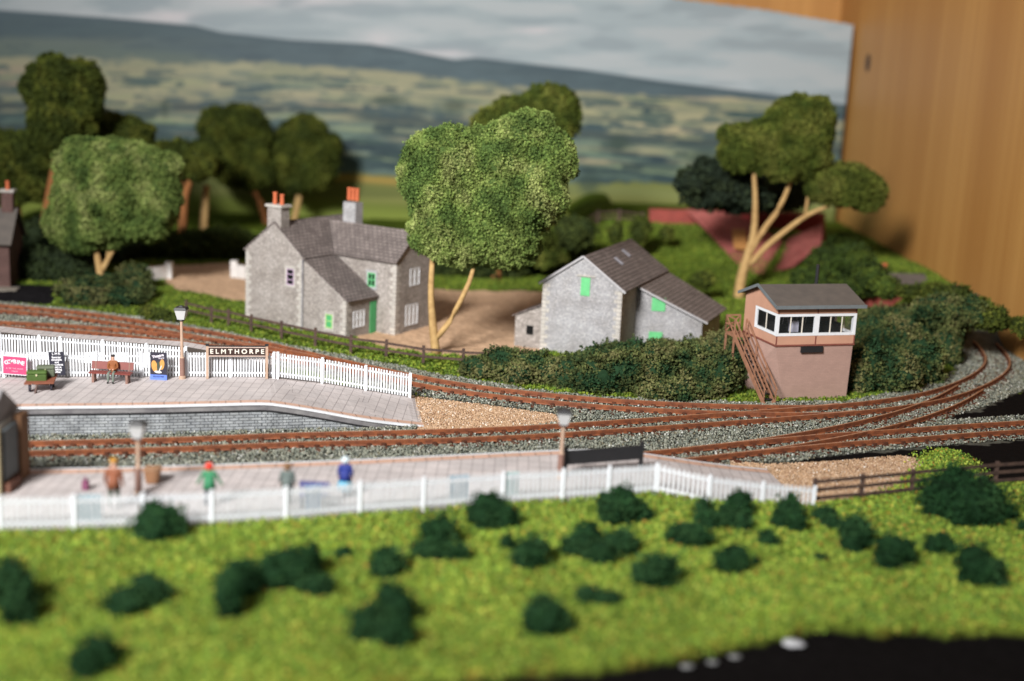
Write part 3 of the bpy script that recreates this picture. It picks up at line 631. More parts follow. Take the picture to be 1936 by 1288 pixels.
def strip(name, A, B, mat, z=0, parent=None, th=None):
    """quad strip between polylines A and B"""
    m = MB()
    for i in range(len(A)-1):
        q = [A[i], A[i+1], B[i+1], B[i]]
        m.add([Vector(p)+Vector((0, 0, z)) for p in q], [(0, 1, 2, 3)])
    return m.build(name, mat, parent)
def resample(P, n):
    P = [Vector(p) for p in P]; d = [0]
    for i in range(1, len(P)): d.append(d[-1]+(P[i]-P[i-1]).length)
    t = np.linspace(0, d[-1], n); return [Vector([float(np.interp(a, d, [p[k] for p in P])) for k in range(3)]) for a in t]
def platform(front, back, label, side=1, wallmat='platwall'):
    """front/back: polylines (world) of the top surface; front faces the track (side=-1: track towards camera)"""
    root = empty('platform', (0, 0, 0), 0, label, 'platform')
    Fp = resample(catmull(front, .4), 90); Bp = resample(back, 90)
    m = MB()
    for i in range(89):
        a, b, c, d = Fp[i], Fp[i+1], Bp[i+1], Bp[i]
        m.add([a, b, c, d, a-Vector((0, 0, .1)), b-Vector((0, 0, .1)), c-Vector((0, 0, .1)), d-Vector((0, 0, .1))], [(0, 1, 2, 3), (7, 6, 5, 4), (0, 4, 5, 1), (3, 2, 6, 7)])
    # solid body below
    body = MB(); nb = [p+(q-p).normalized()*.12 for p, q in zip(Fp, Bp)]; bb = [q+(p-q).normalized()*.05 for p, q in zip(Fp, Bp)]
    for i in range(89):
        a, b, c, d = [Vector((p.x, p.y, max(p.z-.105, .0))) for p in (nb[i], nb[i+1], bb[i+1], bb[i])]
        a0, b0, c0, d0 = [Vector((p.x, p.y, -.3)) for p in (a, b, c, d)]
        body.add([a, b, c, d, a0, b0, c0, d0], [(0, 4, 5, 1), (3, 2, 6, 7), (4, 7, 6, 5)])
    body.build('wall', M[wallmat], root)
    pv = m.build('paving', M['paving'], root)
    # coping strip and white edge line
    c1 = [p+(q-p).normalized()*.10+Vector((0, 0, .012)) for p, q in zip(Fp, Bp)]; c2 = [p+(q-p).normalized()*.52+Vector((0, 0, .012)) for p, q in zip(Fp, Bp)]
    mm = MB(); acc = 0
    o = strip('coping', c1, c2, M['coping'], 0, root)
    uv = o.data.uv_layers[0]; acc = 0; L_ = [0]
    for i in range(89): L_.append(L_[-1]+(c1[i+1]-c1[i]).length)
    for pi, p in enumerate(o.data.polygons):
        for li in p.loop_indices:
            co_ = o.data.vertices[o.data.loops[li].vertex_index].co
            i0 = pi; k = 0 if (co_-c1[i0]).length < .001 or (co_-c2[i0]).length < .001 else 1
            on2 = min((co_-c2[i0]).length, (co_-c2[i0+1]).length) < .001
            uv.data[li].uv = (L_[i0+k], .8+(.4 if on2 else 0))
    e = MB()
    for i in range(89):
        a, b = Fp[i], Fp[i+1]; n = (Bp[i]-a).normalized(); n2 = (Bp[i+1]-b).normalized()
        up = Vector((0, 0, .02)); dn = Vector((0, 0, -.06)); 
        e.add([a-n*.05+up, b-n2*.05+up, b+n2*.1+up, a+n*.1+up, a-n*.05+dn, b-n2*.05+dn], [(0, 1, 2, 3), (0, 4, 5, 1)])
    e.build('white_edge', M['white'], root)
    fa = MB()
    for i in range(89):
        a, b = Fp[i], Fp[i+1]; n = (Bp[i]-a).normalized(); n2 = (Bp[i+1]-b).normalized()
        t0 = Vector((0, 0, -.062)); h = min(.30, max(a.z-.02, .03)); h2 = min(.30, max(b.z-.02, .03))
        A_ = [a+n*.0+t0, b+n2*.0+t0, b+n2*.06+Vector((0, 0, -h2)), a+n*.06+Vector((0, 0, -h))]
        fa.add(A_, [(0, 1, 2, 3)])
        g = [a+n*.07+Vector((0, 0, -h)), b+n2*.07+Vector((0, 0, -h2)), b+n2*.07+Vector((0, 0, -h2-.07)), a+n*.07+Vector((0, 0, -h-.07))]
        if a.z > .42: fa.add(g, [(0, 1, 2, 3)], 1)  # black strip painted in as the shadow gap under the fascia
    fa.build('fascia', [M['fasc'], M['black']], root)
    return root, pv
far_front = [U(-120, 776, ZP), U(26, 771, ZP), U(265, 768, ZP), U(400, 765, ZP), U(495, 763, ZP), U(530, 766, 1.18), U(595, 776, .90), U(683, 792, .50), U(742, 800, .22), U(801, 806, .03)]
far_back = [U(-120, 607, ZP), U(0, 617, ZP), U(133, 631, ZP), U(348, 646, ZP), U(400, 655, ZP), U(512, 680, ZP), U(520, 700, 1.22), U(640, 728, .78), U(775, 751, .16), U(785, 753, .03)]
fp, pv = platform(far_front, far_back, 'far station platform of pale flagstones with pink coping, nameboard and lamp on it')
dark_pts = [U(a, b, ZP+.015) for a, b in [(-80, 711), (350, 711), (519, 711.5), (514, 690), (400, 664), (348, 655), (133, 640), (0, 628), (-80, 622)]]
MB().add(dark_pts, [tuple(range(9))]).build('dark_sheet', cmat((.09, .075, .065)), fp)  # thin dark brown sheet over the paving behind the fence line
near_front = [U(-60, 889, 1), U(50, 888, 1), U(300, 883, 1), U(650, 871, 1), U(968, 856, 1), U(1060, 852, 1), U(1130, 850, 1), U(1200, 856, .95), U(1290, 869, .7), U(1370, 880, .35), U(1450, 888, .05)]
near_back = [p+Vector((0, .15, 0)) for p in FB[1:12]]+[Vector((FB[12].x, FB[12].y+.15, .7)), Vector((FB[13].x, FB[13].y+.15, .36)), Vector((FB[14].x, FB[14].y+.15, .08))]
near_back = [near_back[0]+Vector((-2, -.1, 0))]+near_back
npf, pv2 = platform(near_front, near_back, 'near station platform of pale flagstones with waiting figures behind the white fence')

# ---------------------------------------------------------------- fences
def picket(P, label, h=1.18, hw=.037, pitch=.128, ps=.055):
    """P: list of foot points (Vector); posts at every point"""
    root = empty('picket_fence', P[0], 0, label, 'fence')
    m = MB(); o0 = P[0]
    for a, b in zip(P[:-1], P[1:]):
        d = b-a; L_ = d.length; t = d.normalized(); n = max(1, int(L_/pitch)); nn = Vector((-t.y, t.x, 0)).normalized()
        for k in range(n):
            p = a+d*((k+.5)/n)-o0; w_ = hw; z0 = .04; hh = h*.95+random.uniform(-.012, .012)
            tw = t*w_; q = nn*.02
            ln = Vector((random.uniform(-.012, .012), 0, 0))
            m.hexa([p-tw-q+Vector((0, 0, z0)), p+tw-q+Vector((0, 0, z0)), p+tw+q+Vector((0, 0, z0)), p-tw+q+Vector((0, 0, z0))],
                   [p-tw-q+Vector((0, 0, hh))+ln, p+tw-q+Vector((0, 0, hh))+ln, p+tw+q+Vector((0, 0, hh))+ln, p-tw+q+Vector((0, 0, hh))+ln])
        for zz in (.17*h, .80*h):
            m.bar(a-o0+nn*.035+Vector((0, 0, zz)), b-o0+nn*.035+Vector((0, 0, zz)), .03, .085)
    m.build('picket_panel', M['white'], root)
    for p in P:
        q = MB(); r = p-o0; q.box(r.x-ps, r.x+ps, r.y-.055, r.y+.075, r.z-.1, r.z+h*.99)
        q.add([(r.x-.075, r.y-.065, r.z+h*.99), (r.x+.075, r.y-.065, r.z+h*.99), (r.x+.075, r.y+.085, r.z+h*.99), (r.x-.075, r.y+.085, r.z+h*.99), (r.x, r.y+.01, r.z+h*1.02)], [(0, 1, 2, 3), (0, 1, 4), (1, 2, 4), (2, 3, 4), (3, 0, 4)])
        q.build('post', M['white'], root)
    return root
picket(resample([U(-80, 713, ZP), U(0, 713.5, ZP), U(350, 713, ZP), U(518, 714, ZP)], 8), 'white picket fence standing straight along the far platform behind posters and nameboard')
picket([U(525, 714, ZP), U(609, 724, .92), U(691, 738, .56), U(775, 752, .14)], 'white picket fence sloping down the ramp at the right end of the far platform')
picket([U(-80, 672, ZP), U(0, 677, ZP), U(75, 681, ZP), U(115, 684, ZP), U(195, 690, ZP), U(277, 697, ZP), U(352, 703, ZP)], 'white picket fence further back on the far platform, angled away behind the first one')
FBn = [p+Vector((0, .05, 0)) for p in FB]
FBn = [FBn[0]]+FBn[1:]
picket(FBn, 'long blurred white picket fence of the near platform, running across the foreground', 1.10, .040, .165, .045)
def railfence(P, label, h=1.05, rails=(.95, .62, .28), r=.06):
    root = empty('rail_fence', P[0], 0, label, 'fence'); o0 = P[0]
    for p in P:
        q = p-o0; m = MB().box(q.x-r*1.3, q.x+r*1.3, q.y-r, q.y+r, q.z-.3, q.z+h+.08); m.build('post', M['fencebrown'], root, bevel=.012)
    for a, b in zip(P[:-1], P[1:]):
        for z in rails: MB().bar(a-o0+Vector((0, -.07, z*h+random.uniform(-.02, .02))), b-o0+Vector((0, -.07, z*h+random.uniform(-.02, .02))), .05, .12).build('rail', M['fencebrown'], root)
    return root
railfence([BF[0], BF[1], BF[2], BF[3], BF[4]], 'dark brown three rail fence continuing right from the end of the white fence', .95)
hf = []
for a, b in [(352, 600), (400, 612), (432, 618), (475, 628), (532, 641), (596, 655), (663, 669), (730, 678), (800, 690), (875, 696), (960, 700)]:
    hf.append(U(a, b, 0))
railfence(hf, 'low brown rail fence along the verge in front of the stone cottage', .95, (.9, .5))
for i, (a, b, lab) in enumerate([([(1090, 412), (1130, 408), (1170, 404), (1215, 400)], 0, 'dark fence along the top of the green bank behind the barn')]):
    P_ = []
    for (px, py) in a:
        p = V(px, py+14, 104); p.z = Z_(p.x, p.y); P_.append(p)
    railfence(P_, lab, 1.1, (.9, .5), .08)
# white gate walls by the yard
for pts, lab in [(((275, 533), (320, 527)), 'short white wall piece beside the yard, left of the gap'), (((443, 524), (466, 528)), 'short white wall piece touching the left corner of the cottage')]:
    a, b = U(*pts[0]), U(*pts[1]); m = MB(); m.bar(a+Vector((0, 0, .45)), b+Vector((0, 0, .45)), .2, .9)
    pp = b if pts[0][0] < 300 else a
    m.box(pp.x-.22, pp.x+.22, pp.y-.25, pp.y+.25, 0, 1.15); tag(m.build('yard_wall', cmat((.62, .60, .58))), lab, 'wall', 'white wall pieces by the yard')

# ---------------------------------------------------------------- buildings
def gable_walls(name, u0, u1, v0, v1, h, r, mat, root, axis='v'):
    """ridge along v (axis='v') or along u"""
    m = MB()
    if axis == 'v':
        c = (u0+u1)/2; poly = [(u0, v0, -.3), (u1, v0, -.3), (u1, v0, h), (c, v0, r), (u0, v0, h)]; d = (0, v1-v0, 0)
    else:
        c = (v0+v1)/2; poly = [(u0, v0, -.3), (u0, v1, -.3), (u0, v1, h), (u0, c, r), (u0, v0, h)]; d = (u1-u0, 0, 0)
    m.prism(poly, d); return m.build(name, mat, root)
def roof(name, a, b, c, d, th, mat, root):    # quad sheet with thickness (a,b low edge ; c,d high edge)
    a, b, c, d = map(Vector, (a, b, c, d)); n = (b-a).cross(d-a).normalized()
    if n.z < 0: n = -n
    m = MB(); m.hexa([a, b, c, d], [p+n*th for p in (a, b, c, d)]); return m.build(name, mat, root)
def gable_roof(u0, u1, v0, v1, h, r, root, axis='v', ov=.18, oe=.14, mat=None, th=.09):
    mat = mat or M['slate']
    if axis == 'v':
        c = (u0+u1)/2; k = (r-h)/(c-u0); zl = h-k*ov
        roof('roof_slope', (u0-ov, v0-oe, zl), (u0-ov, v1+oe, zl), (c, v1+oe, r), (c, v0-oe, r), th, mat, root)
        roof('roof_slope', (u1+ov, v0-oe, zl), (u1+ov, v1+oe, zl), (c+.002, v1+oe, r), (c+.002, v0-oe, r), th, mat, root)
    else:
        c = (v0+v1)/2; k = (r-h)/(c-v0); zl = h-k*ov
        roof('roof_slope', (u0-oe, v0-ov, zl), (u1+oe, v0-ov, zl), (u1+oe, c, r), (u0-oe, c, r), th, mat, root)
        roof('roof_slope', (u0-oe, v1+ov, zl), (u1+oe, v1+ov, zl), (u1+oe, c+.002, r), (u0-oe, c+.002, r), th, mat, root)
def quoins(root, u, v, z1, du, dv, mat=None):
    m = MB(); z = 0; i = 0
    while z < z1-.1:
        h = .24; w1, w2 = (.42, .24) if i % 2 else (.24, .42)
        m.box(min(u-du*.012, u+du*w1), max(u-du*.012, u+du*w1), min(v-dv*.012, v+dv*w2), max(v-dv*.012, v+dv*w2), z+.01, min(z+h-.01, z1)); z += h; i += 1
    return m.build('quoins', mat or M['quoin'], root)
def window(root, face, c, z, w_, h, frame, pane, bars=(1, 2), sur=None):
    """face 'v-' (wall at v=c[1], facing -v) or 'u+' (wall at u=c[0], facing +u)"""
    m = MB(); s = MB(); p = MB()
    def bx(mm, a0, a1, z0, z1, o0, o1):
        if face == 'v-': mm.box(c[0]+a0, c[0]+a1, c[1]-o1, c[1]-o0, z0, z1)
        else: mm.box(c[0]+o0, c[0]+o1, c[1]+a0, c[1]+a1, z0, z1)
    if sur:
        bx(s, -w_/2-.13, w_/2+.13, z-h/2-.15, z-h/2, .004, .05); bx(s, -w_/2-.13, w_/2+.13, z+h/2, z+h/2+.16, .004, .04)
        bx(s, -w_/2-.13, -w_/2, z-h/2, z+h/2, .004, .03); bx(s, w_/2, w_/2+.13, z-h/2, z+h/2, .004, .03)
    t = .06
    bx(m, -w_/2, w_/2, z-h/2, z-h/2+t, .006, .035); bx(m, -w_/2, w_/2, z+h/2-t, z+h/2, .006, .035)
    bx(m, -w_/2, -w_/2+t, z-h/2+t, z+h/2-t, .006, .035); bx(m, w_/2-t, w_/2, z-h/2+t, z+h/2-t, .006, .035)
    for k in range(1, bars[0]+1):
        x_ = -w_/2+w_*k/(bars[0]+1); bx(m, x_-.025, x_+.025, z-h/2+t, z+h/2-t, .007, .033)
    for k in range(1, bars[1]+1):
        zz = z-h/2+h*k/(bars[1]+1); bx(m, -w_/2+t, w_/2-t, zz-.025, zz+.025, .008, .03)
    bx(p, -w_/2+.01, w_/2-.01, z-h/2+.01, z+h/2-.01, .003, .0065)
    f = m.build('window', frame, root); p.build('pane', pane, f)
    if sur: s.build('surround', sur, f)
    return f
def chimney(root, u, v, z0, z1, wu, wv, pots, mat, cap=True):
    m = MB().box(u-wu/2, u+wu/2, v-wv/2, v+wv/2, z0, z1)
    ch = m.build('chimney', mat, root)
    if cap: MB().box(u-wu/2-.1, u+wu/2+.1, v-wv/2-.1, v+wv/2+.1, z1, z1+.14).build('cap', M['quoin'], ch)
    for (a, b, hh) in pots:
        MB().tube([(u+a, v+b, z1+.1), (u+a, v+b, z1+hh*.85), (u+a, v+b, z1+hh*.86), (u+a, v+b, z1+hh)], [.135, .115, .135, .135], 10).build('chimney_pot', M['potred'], ch, smooth=False)

# stone cottage
HO = Vector((-15.71, 76.58, 0)); cot = empty('stone_cottage', HO, -.56, 'grey stone cottage with brown slate roof, two chimneys and green door, beside the big tree', 'house')
W, h, r = 4.35, 4.22, 5.95; L_ = 6.4
gable_walls('wall', 0, W, 0, L_, h, r, M['stone'], cot)
gable_roof(0, W, 0, L_, h, r, cot, ov=.12, oe=.03)
WU, W0, W1 = 8.9, 2.75, 6.3; hw, rw = 4.25, 5.75
gable_walls('wing_wall', 2.2, WU, W0, W1, hw, rw, M['stone'], cot, 'u')
gable_roof(2.3, WU, W0, W1, hw, rw, cot, 'u', ov=.14, oe=.1)
LU = 7.55; h2 = 2.17
m = MB(); m.prism([(W, .02, -.3), (LU, .02, -.3), (LU, .02, h2), (W, .02, h-.08)], (0, W0-.04, 0)); m.build('lean_to_wall', M['stone'], cot)
k = (h-.08-h2)/(LU-W)
roof('lean_to_roof', (LU+.15, -.02, h2-k*.15), (LU+.15, W0-.0, h2-k*.15), (W+.05, W0-.0, h-.08-k*.05), (W+.05, -.02, h-.08-k*.05), .08, M['slate'], cot)
chimney(cot, 2.12, .40, 4.6, 6.85, 1.05, .7, [(-.25, 0, .82), (.27, 0, .74)], M['stone'])
chimney(cot, 3.1, 5.9, 5.0, 6.85, .95, .7, [(-.31, 0, .85), (0, 0, .85), (.31, 0, .85)], M['barnstone'], False)
quoins(cot, 0, 0, 4.1, 1, 1); quoins(cot, W, 0, 2.1+2, -1, 1); quoins(cot, LU, .02, 2.1, -1, 1); quoins(cot, WU, W0, 4.1, -1, 1)
MB().tube([(W+.05, -.06, 0), (W+.05, -.06, 4.1)], .06, 6).build('downpipe', M['fasc'], cot)
lil = cmat((.42, .30, .42)); 
window(cot, 'v-', (3.45, 0), 3.0, .55, .95, lil, M['darkgap'], (0, 2), M['quoin'])
window(cot, 'v-', (6.35, .02), .85, .5, .8, cmat((.35, .55, .2)), M['green'], (0, 1), M['quoin'])
window(cot, 'v-', (7.15, W0), 3.0, .55, .8, M['lgreen'], M['darkgap'], (1, 1), M['barnstone'])
window(cot, 'u+', (LU, 1.15), 1.0, 1.0, .95, M['white'], M['lampglass'], (2, 1), None)
window(cot, 'u+', (WU, 4.5), 3.2, .9, 1.0, M['white'], M['lampglass'], (1, 1), None)
window(cot, 'u+', (WU, 4.3), 1.0, 1.15, 1.2, M['white'], M['lampglass'], (2, 1), None)
MB().box(LU-.0, LU+.04, 2.15, 2.68, 0, 1.85).build('door', M['green'], cot)

# barn
BO = Vector((1.56, 72.14, 0)); barn = empty('stone_barn', BO, -.37, 'pale grey stone barn with green shuttered openings and brown slate roofs, behind the hedge', 'barn')
W, h, r, L_ = 4.55, 3.92, 5.45, 8.6
gable_walls('wall', 0, W, 0, L_, h, r, M['barnstone'], barn)
gable_roof(0, W, 0, L_, h, r, barn, ov=.2, oe=.1, th=.07)
m = MB(); m.hexa([(4.56, 2.9, -.3), (8.1, 4.1, -.3), (8.1, 8.6, -.3), (4.56, 8.6, -.3)], [(4.56, 2.9, 3.62), (8.1, 4.1, 1.93), (8.1, 8.6, 1.93), (4.56, 8.6, 3.62)]); m.build('wing_wall', M['barnstone'], barn)
roof('wing_roof', (8.4, 4.0, 1.85), (8.4, 8.8, 1.85), (4.6, 8.8, 3.70), (4.6, 2.7, 3.70), .08, M['slate2'], barn)
for s_ in (0, 1):
    e = -.22 if s_ == 0 else W+.22; MB().bar((e, -.13, h-.19+.02), (W/2, -.13, r+.05), .04, .11).build('bargeboard', cmat((.42, .41, .42)), barn)
MB().bar((4.62, 2.66, 3.68), (8.42, 3.96, 1.83), .04, .10).build('bargeboard', cmat((.42, .41, .42)), barn)
m = MB(); m.hexa([(-1.65, .3, -.3), (-.01, .3, -.3), (-.01, 3, -.3), (-1.65, 3, -.3)], [(-1.65, .3, 1.75), (-.01, .3, 2.45), (-.01, 3, 2.45), (-1.65, 3, 1.75)]); m.build('lean_to_wall', M['stone'], barn)
roof('lean_to_roof', (-1.8, .2, 1.7), (-1.8, 3.1, 1.7), (-.01, 3.1, 2.5), (-.01, .2, 2.5), .06, M['slate'], barn)
quoins(barn, 0, 0, 3.8, 1, 1); quoins(barn, W, 0, 3.8, -1, 1)
MB().box(2.2, 2.72, -.05, -.002, 3.35, 4.35).build('shutter', M['lgreen'], barn)
MB().box(1.95, 3.0, -.05, -.004, 4.38, 4.48).build('lintel', M['quoin'], barn)
dx = Vector((3.54, 1.2, 0)).normalized(); nrm = Vector((dx.y, -dx.x, 0))
for s_, z0, z1, w_ in ((.85, 2.35, 3.1, .75), (.8, .3, 1.15, .75)):
    a = Vector((4.56, 2.9, 0))+dx*s_; b = a+dx*w_; m = MB()
    m.hexa([a+nrm*.004+Vector((0, 0, z0)), b+nrm*.004+Vector((0, 0, z0)), b+nrm*.06+Vector((0, 0, z0)), a+nrm*.06+Vector((0, 0, z0))], [a+nrm*.004+Vector((0, 0, z1)), b+nrm*.004+Vector((0, 0, z1)), b+nrm*.06+Vector((0, 0, z1)), a+nrm*.06+Vector((0, 0, z1))])
    m.build('shutter', M['lgreen'], barn)
MB().box(-.95, -.55, .27, .298, .75, 1.25).build('opening', M['darkgap'], barn)
for (uu, vv) in ((3.0, 3.2), (2.75, 5.4)):
    kz = (r-h)/(W/2); z = r-kz*(uu-W/2)+.11
    MB().hexa([(uu, vv, z), (uu+.5, vv, z-kz*.5), (uu+.5, vv+.35, z-kz*.5), (uu, vv+.35, z)], [(uu, vv, z+.04), (uu+.5, vv, z-kz*.5+.04), (uu+.5, vv+.35, z-kz*.5+.04), (uu, vv+.35, z+.04)]).build('rooflight', cmat((.30, .30, .34)), barn)

# signal box
SO = Vector((12.91, 63.1, 0)); sb = empty('signal_box', SO, .307, 'salmon brick signal box with white framed windows and brown outside stairs, beside the tracks', 'signal box')
top = [(-.3, -.28), (3.93, -.28), (3.93, 3.1), (-.3, 3.1)]; bot = [(.72, .28), (4.2, .28), (3.6, 3.3), (-.25, 3.35)]
MB().hexa([(a, b, -.1) for a, b in bot], [(a, b, 2.82) for a, b in top]).build('base_wall', M['box'], sb)
MB().box(-.36, 3.99, -.34, 3.16, 2.825, 2.90).build('plinth', M['boxtrim'], sb)
u0, u1, v0, v1 = -.33, 3.96, -.31, 3.13; z0, z1, zr = 2.905, 4.86, 5.48
MB().box(u0, u1, v0, v1, z0, 3.32).build('dado', M['boxwood'], sb)
up = MB(); vc = (v0+v1)/2
up.prism([(u0, v0, 4.42), (u0, v1, 4.42), (u0, v1, z1), (u0, vc, zr), (u0, v0, z1)], (u1-u0, 0, 0)); up.build('gable_boards', M['boxwood'], sb)
# back walls and left-end solid part behind the window
MB().box(u0, u1, v1-.08, v1, 3.322, 4.418).build('back_wall', M['boxwood'], sb)
MB().box(u0, u0+.08, 2.02, v1-.082, 3.322, 4.418).build('end_wall', M['boxwood'], sb)
MB().box(u1-.08, u1, 1.6, v1-.082, 3.322, 4.418).build('end_wall', M['boxwood'], sb)
MB().box(u0+.09, u1-.09, v1-.12, v1-.085, 3.33, 4.40).build('shade_panel', cmat((.016, .015, .013)), sb)  # near-black panel added so the cabin behind the glass looks shaded
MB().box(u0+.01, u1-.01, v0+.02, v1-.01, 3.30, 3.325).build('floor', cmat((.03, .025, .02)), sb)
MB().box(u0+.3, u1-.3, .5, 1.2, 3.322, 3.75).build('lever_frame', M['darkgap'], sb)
def sbwin(axis, a0, a1, fixed, nb, gz=(3.33, 4.41)):
    f = MB(); g = MB(); bb = MB(); t = .13
    def bx(mm, s0, s1, zz0, zz1, o0, o1):
        if axis == 'u': mm.box(s0, s1, fixed+o0, fixed+o1, zz0, zz1)
        else: mm.box(fixed+o0, fixed+o1, s0, s1, zz0, zz1)
    bx(f, a0, a1, gz[0], gz[0]+t, -.05, .06); bx(f, a0, a1, gz[1]-t, gz[1], -.05, .06)
    bx(f, a0, a0+t, gz[0]+t, gz[1]-t, -.05, .06); bx(f, a1-t, a1, gz[0]+t, gz[1]-t, -.05, .06)
    for k in range(1, nb):
        s = a0+t+(a1-a0-2*t)*k/nb; bx(bb, s-.022, s+.022, gz[0]+t, gz[1]-t, -.012, .03)
    bx(g, a0+t, a1-t, gz[0]+t, gz[1]-t, .002, .008)
    fr = f.build('window', M['white'], sb); bb.build('glazing_bar', M['cream'], fr); g.build('pane', M['glass'], fr)
um = (u0+u1)/2
sbwin('u', u0-.02, um-.001, v0+.05, 3); sbwin('u', um+.001, u1+.02, v0+.05, 3)
sbwin('v', v0+.115, 2.0, u0+.05, 2); sbwin('v', v0+.115, 1.58, u1-.05, 2)
for uu in (u0-.012, um-.03, u1-.05):
    MB().box(uu, uu+.06, v0-.02, v0-.001, z0+.01, 3.315).build('strip', M['boxtrim'], sb); MB().box(uu, uu+.06, v0-.02, v0-.001, 4.425, z1-.02).build('strip', M['boxtrim'], sb)
MB().box(.75, 1.15, .25, .6, 3.4, 3.95).build('reflection_box', cmat((.45, .45, .55)), sb)  # pale box added to stand for the white reflection in the pane
for i in range(6): MB().bar((.5+i*.25, .7, 3.7), (.5+i*.25, .62, 4.15), .03).build('lever', cmat((.4, .4, .42)), sb)  # light grey levers added as further pale glimpses in the glass
k = (zr-z1)/(vc-v0); ov = .28
for s in (-1, 1):
    ve = v0-ov if s < 0 else v1+ov
    roof('roof', (u0-.28, ve, z1-k*ov+.02), (u1+.32, ve, z1-k*ov+.02), (u1+.32, vc+s*.001, zr+.02), (u0-.28, vc+s*.001, zr+.02), .07, M['boxroof'], sb)
MB().box(u0-.3, u1+.34, v0-ov-.04, v0-ov+.0, z1-k*ov-.05, z1-k*ov+.12).build('gutter', M['roofedge'], sb)
for s in (-1, 1):
    ve = v0-ov-.02 if s < 0 else v1+ov+.02
    MB().bar((u0-.30, ve, z1-k*ov+.05), (u0-.30, vc, zr+.06), .05, .14).build('bargeboard', M['roofedge'], sb)
MB().tube([(3.1, 2.3, 5.1), (3.1, 2.3, 6.4)], .09, 8).build('stovepipe', M['black'], sb)
MB().box(1.05, 2.25, -.36, -.30, 2.50, 2.80).build('nameplate', M['black'], sb)
st = MB()
tz = 2.8
for uu in (-1.18, -.62):
    st.bar((uu+.35, -.62, 0.02), (uu, 2.4, tz), .07, .2)
st.build('stringer', M['stair'], sb)
st = MB()
for i in range(1, 13):
    t = i/13; st.box(-1.18+.35*(1-t), -.62+.35*(1-t), -.62+3.02*t-.1, -.62+3.02*t+.1, tz*t, tz*t+.04)
st.build('treads', M['black'], sb)
for uu in (-1.21, -.58):
    hr = MB(); hr.bar((uu+.35, -.7, .75), (uu, 2.35, tz+.85), .05, .07); hr.bar((uu+.35, -.66, .40), (uu, 2.37, tz+.45), .035, .05)
    for t in (0.02, .33, .66, 1): hr.bar((uu+.35*(1-t), -.66+3.02*t, tz*t), (uu+.35*(1-t), -.66+3.02*t, tz*t+.8), .05)
    hr.build('handrail', M['stair'], sb)
ld_ = MB(); ld_.box(-1.22, -.38, 2.3, 3.3, tz-.08, tz+.03); ld_.build('landing', M['stair'], sb)
lr = MB()
for (a, b) in (((-1.20, 2.35), (-1.20, 3.35)), ((-1.20, 3.35), (-.42, 3.35))):
    for z in (.45, .85): lr.bar((*a, tz+z), (*b, tz+z), .05, .07)
    lr.bar((*a, tz+.03), (*b, tz+.85), .05); lr.bar((*b, tz+.03), (*b, tz+.85), .06); lr.bar((*a, tz+.03), (*a, tz+.85), .06)
lr.build('landing_rail', M['stair'], sb)
for (a, b) in ((-1.18, 3.3), (-1.18, 2.4)): MB().bar((a, b, 0), (a, b, tz-.08), .08).build('prop', M['stair'], sb)

# brick cottage at far left, with slate roof and chimney
p0 = U(10, 545); lc = empty('brick_cottage', p0, .15, 'small red brick cottage with dark slate roof, cut by the left edge of the frame', 'house')
MB().prism([(-6, 0, -.2), (-6, 4, -.2), (-6, 4, 3.0), (-6, 2, 4.7), (-6, 0, 3.0)], (6.3, 0, 0)).build('wall', M['dimbrick'], lc)
for s in (-1, 1):
    roof('roof', (-6.3, 2+s*2.3, 2.75), (.5, 2+s*2.3, 2.75), (.5, 2+s*.001, 4.78), (-6.3, 2+s*.001, 4.78), .1, M['boxroof'], lc)
chimney(lc, -.1, 2, 4, 5.9, .7, .7, [(0, 0, .7)], M['dimbrick'])
MB().box(-6, .9, -1.2, -.01, -.1, .1).build('step', cmat((.25, .22, .18)), lc)
MB().box(-1.5, -.7, -.04, 0, .1, 1.9).build('door', M['boxtrim'], lc)
# low cottage beyond the hedge on the right
p0 = U(1652, 592, .0)+Vector((0, 0, .75)); rc = empty('low_cottage', p0, .1, 'tiny low cottage with dark roof and one orange chimney pot, far right beyond the hedge', 'house')
MB().prism([(-.4, 0, -1.2), (-.4, 2.6, -1.2), (-.4, 2.6, 1.0), (-.4, 1.3, 1.7), (-.4, 0, 1.0)], (4.0, 0, 0)).build('wall', M['redbrick'], rc)
for s in (-1, 1): roof('roof', (-.6, 1.3+s*1.5, .9), (3.8, 1.3+s*1.5, .9), (3.8, 1.3+s*.001, 1.76), (-.6, 1.3+s*.001, 1.76), .08, M['boxroof'], rc)
MB().tube([(.9, 1.3, 1.6), (.9, 1.3, 2.5)], [.28, .22], 10).build('chimney_pot', M['potred'], rc)
MB().box(2.9, 3.5, -.05, 0, .1, .8).build('window', cmat((.45, .45, .45)), rc)

# brick bridge in front of the backdrop
br = empty('brick_bridge', (16, 104, 0), 0, 'unfinished red brick bridge with sloping wing walls behind the spreading tree', 'bridge')
def BP(px, py, Yd): return V(px, py, Yd)-Vector((16, 104, 0))
def slab(name, pts, dy, mat):
    return MB().prism(pts, Vector((0, dy, 0))).build(name, mat, br)
slab('back_wall', [BP(1228, 396, 107), BP(1560, 404, 107), BP(1560, 470, 107), BP(1228, 420, 107)], .8, M['redbrick'])
slab('recess', [BP(1366, 402, 106.5), BP(1550, 408, 106.5), BP(1550, 438, 106.5), BP(1366, 436, 106.5)], .3, M['darkred'])
a, b, c, d = BP(1300, 398, 106), BP(1372, 436, 105), BP(1440, 520, 93), BP(1395, 512, 93)
slab('wing_wall', [BP(1296, 396, 105), BP(1385, 402, 104.5), BP(1480, 455, 101), BP(1440, 522, 96), BP(1400, 505, 97)], .5, M['pinkbrick'])
slab('wing_wall', [BP(1440, 522, 96.5), BP(1470, 462, 101.5), BP(1556, 425, 103), BP(1552, 462, 99), BP(1500, 505, 97)], .5, M['pinkbrick'])
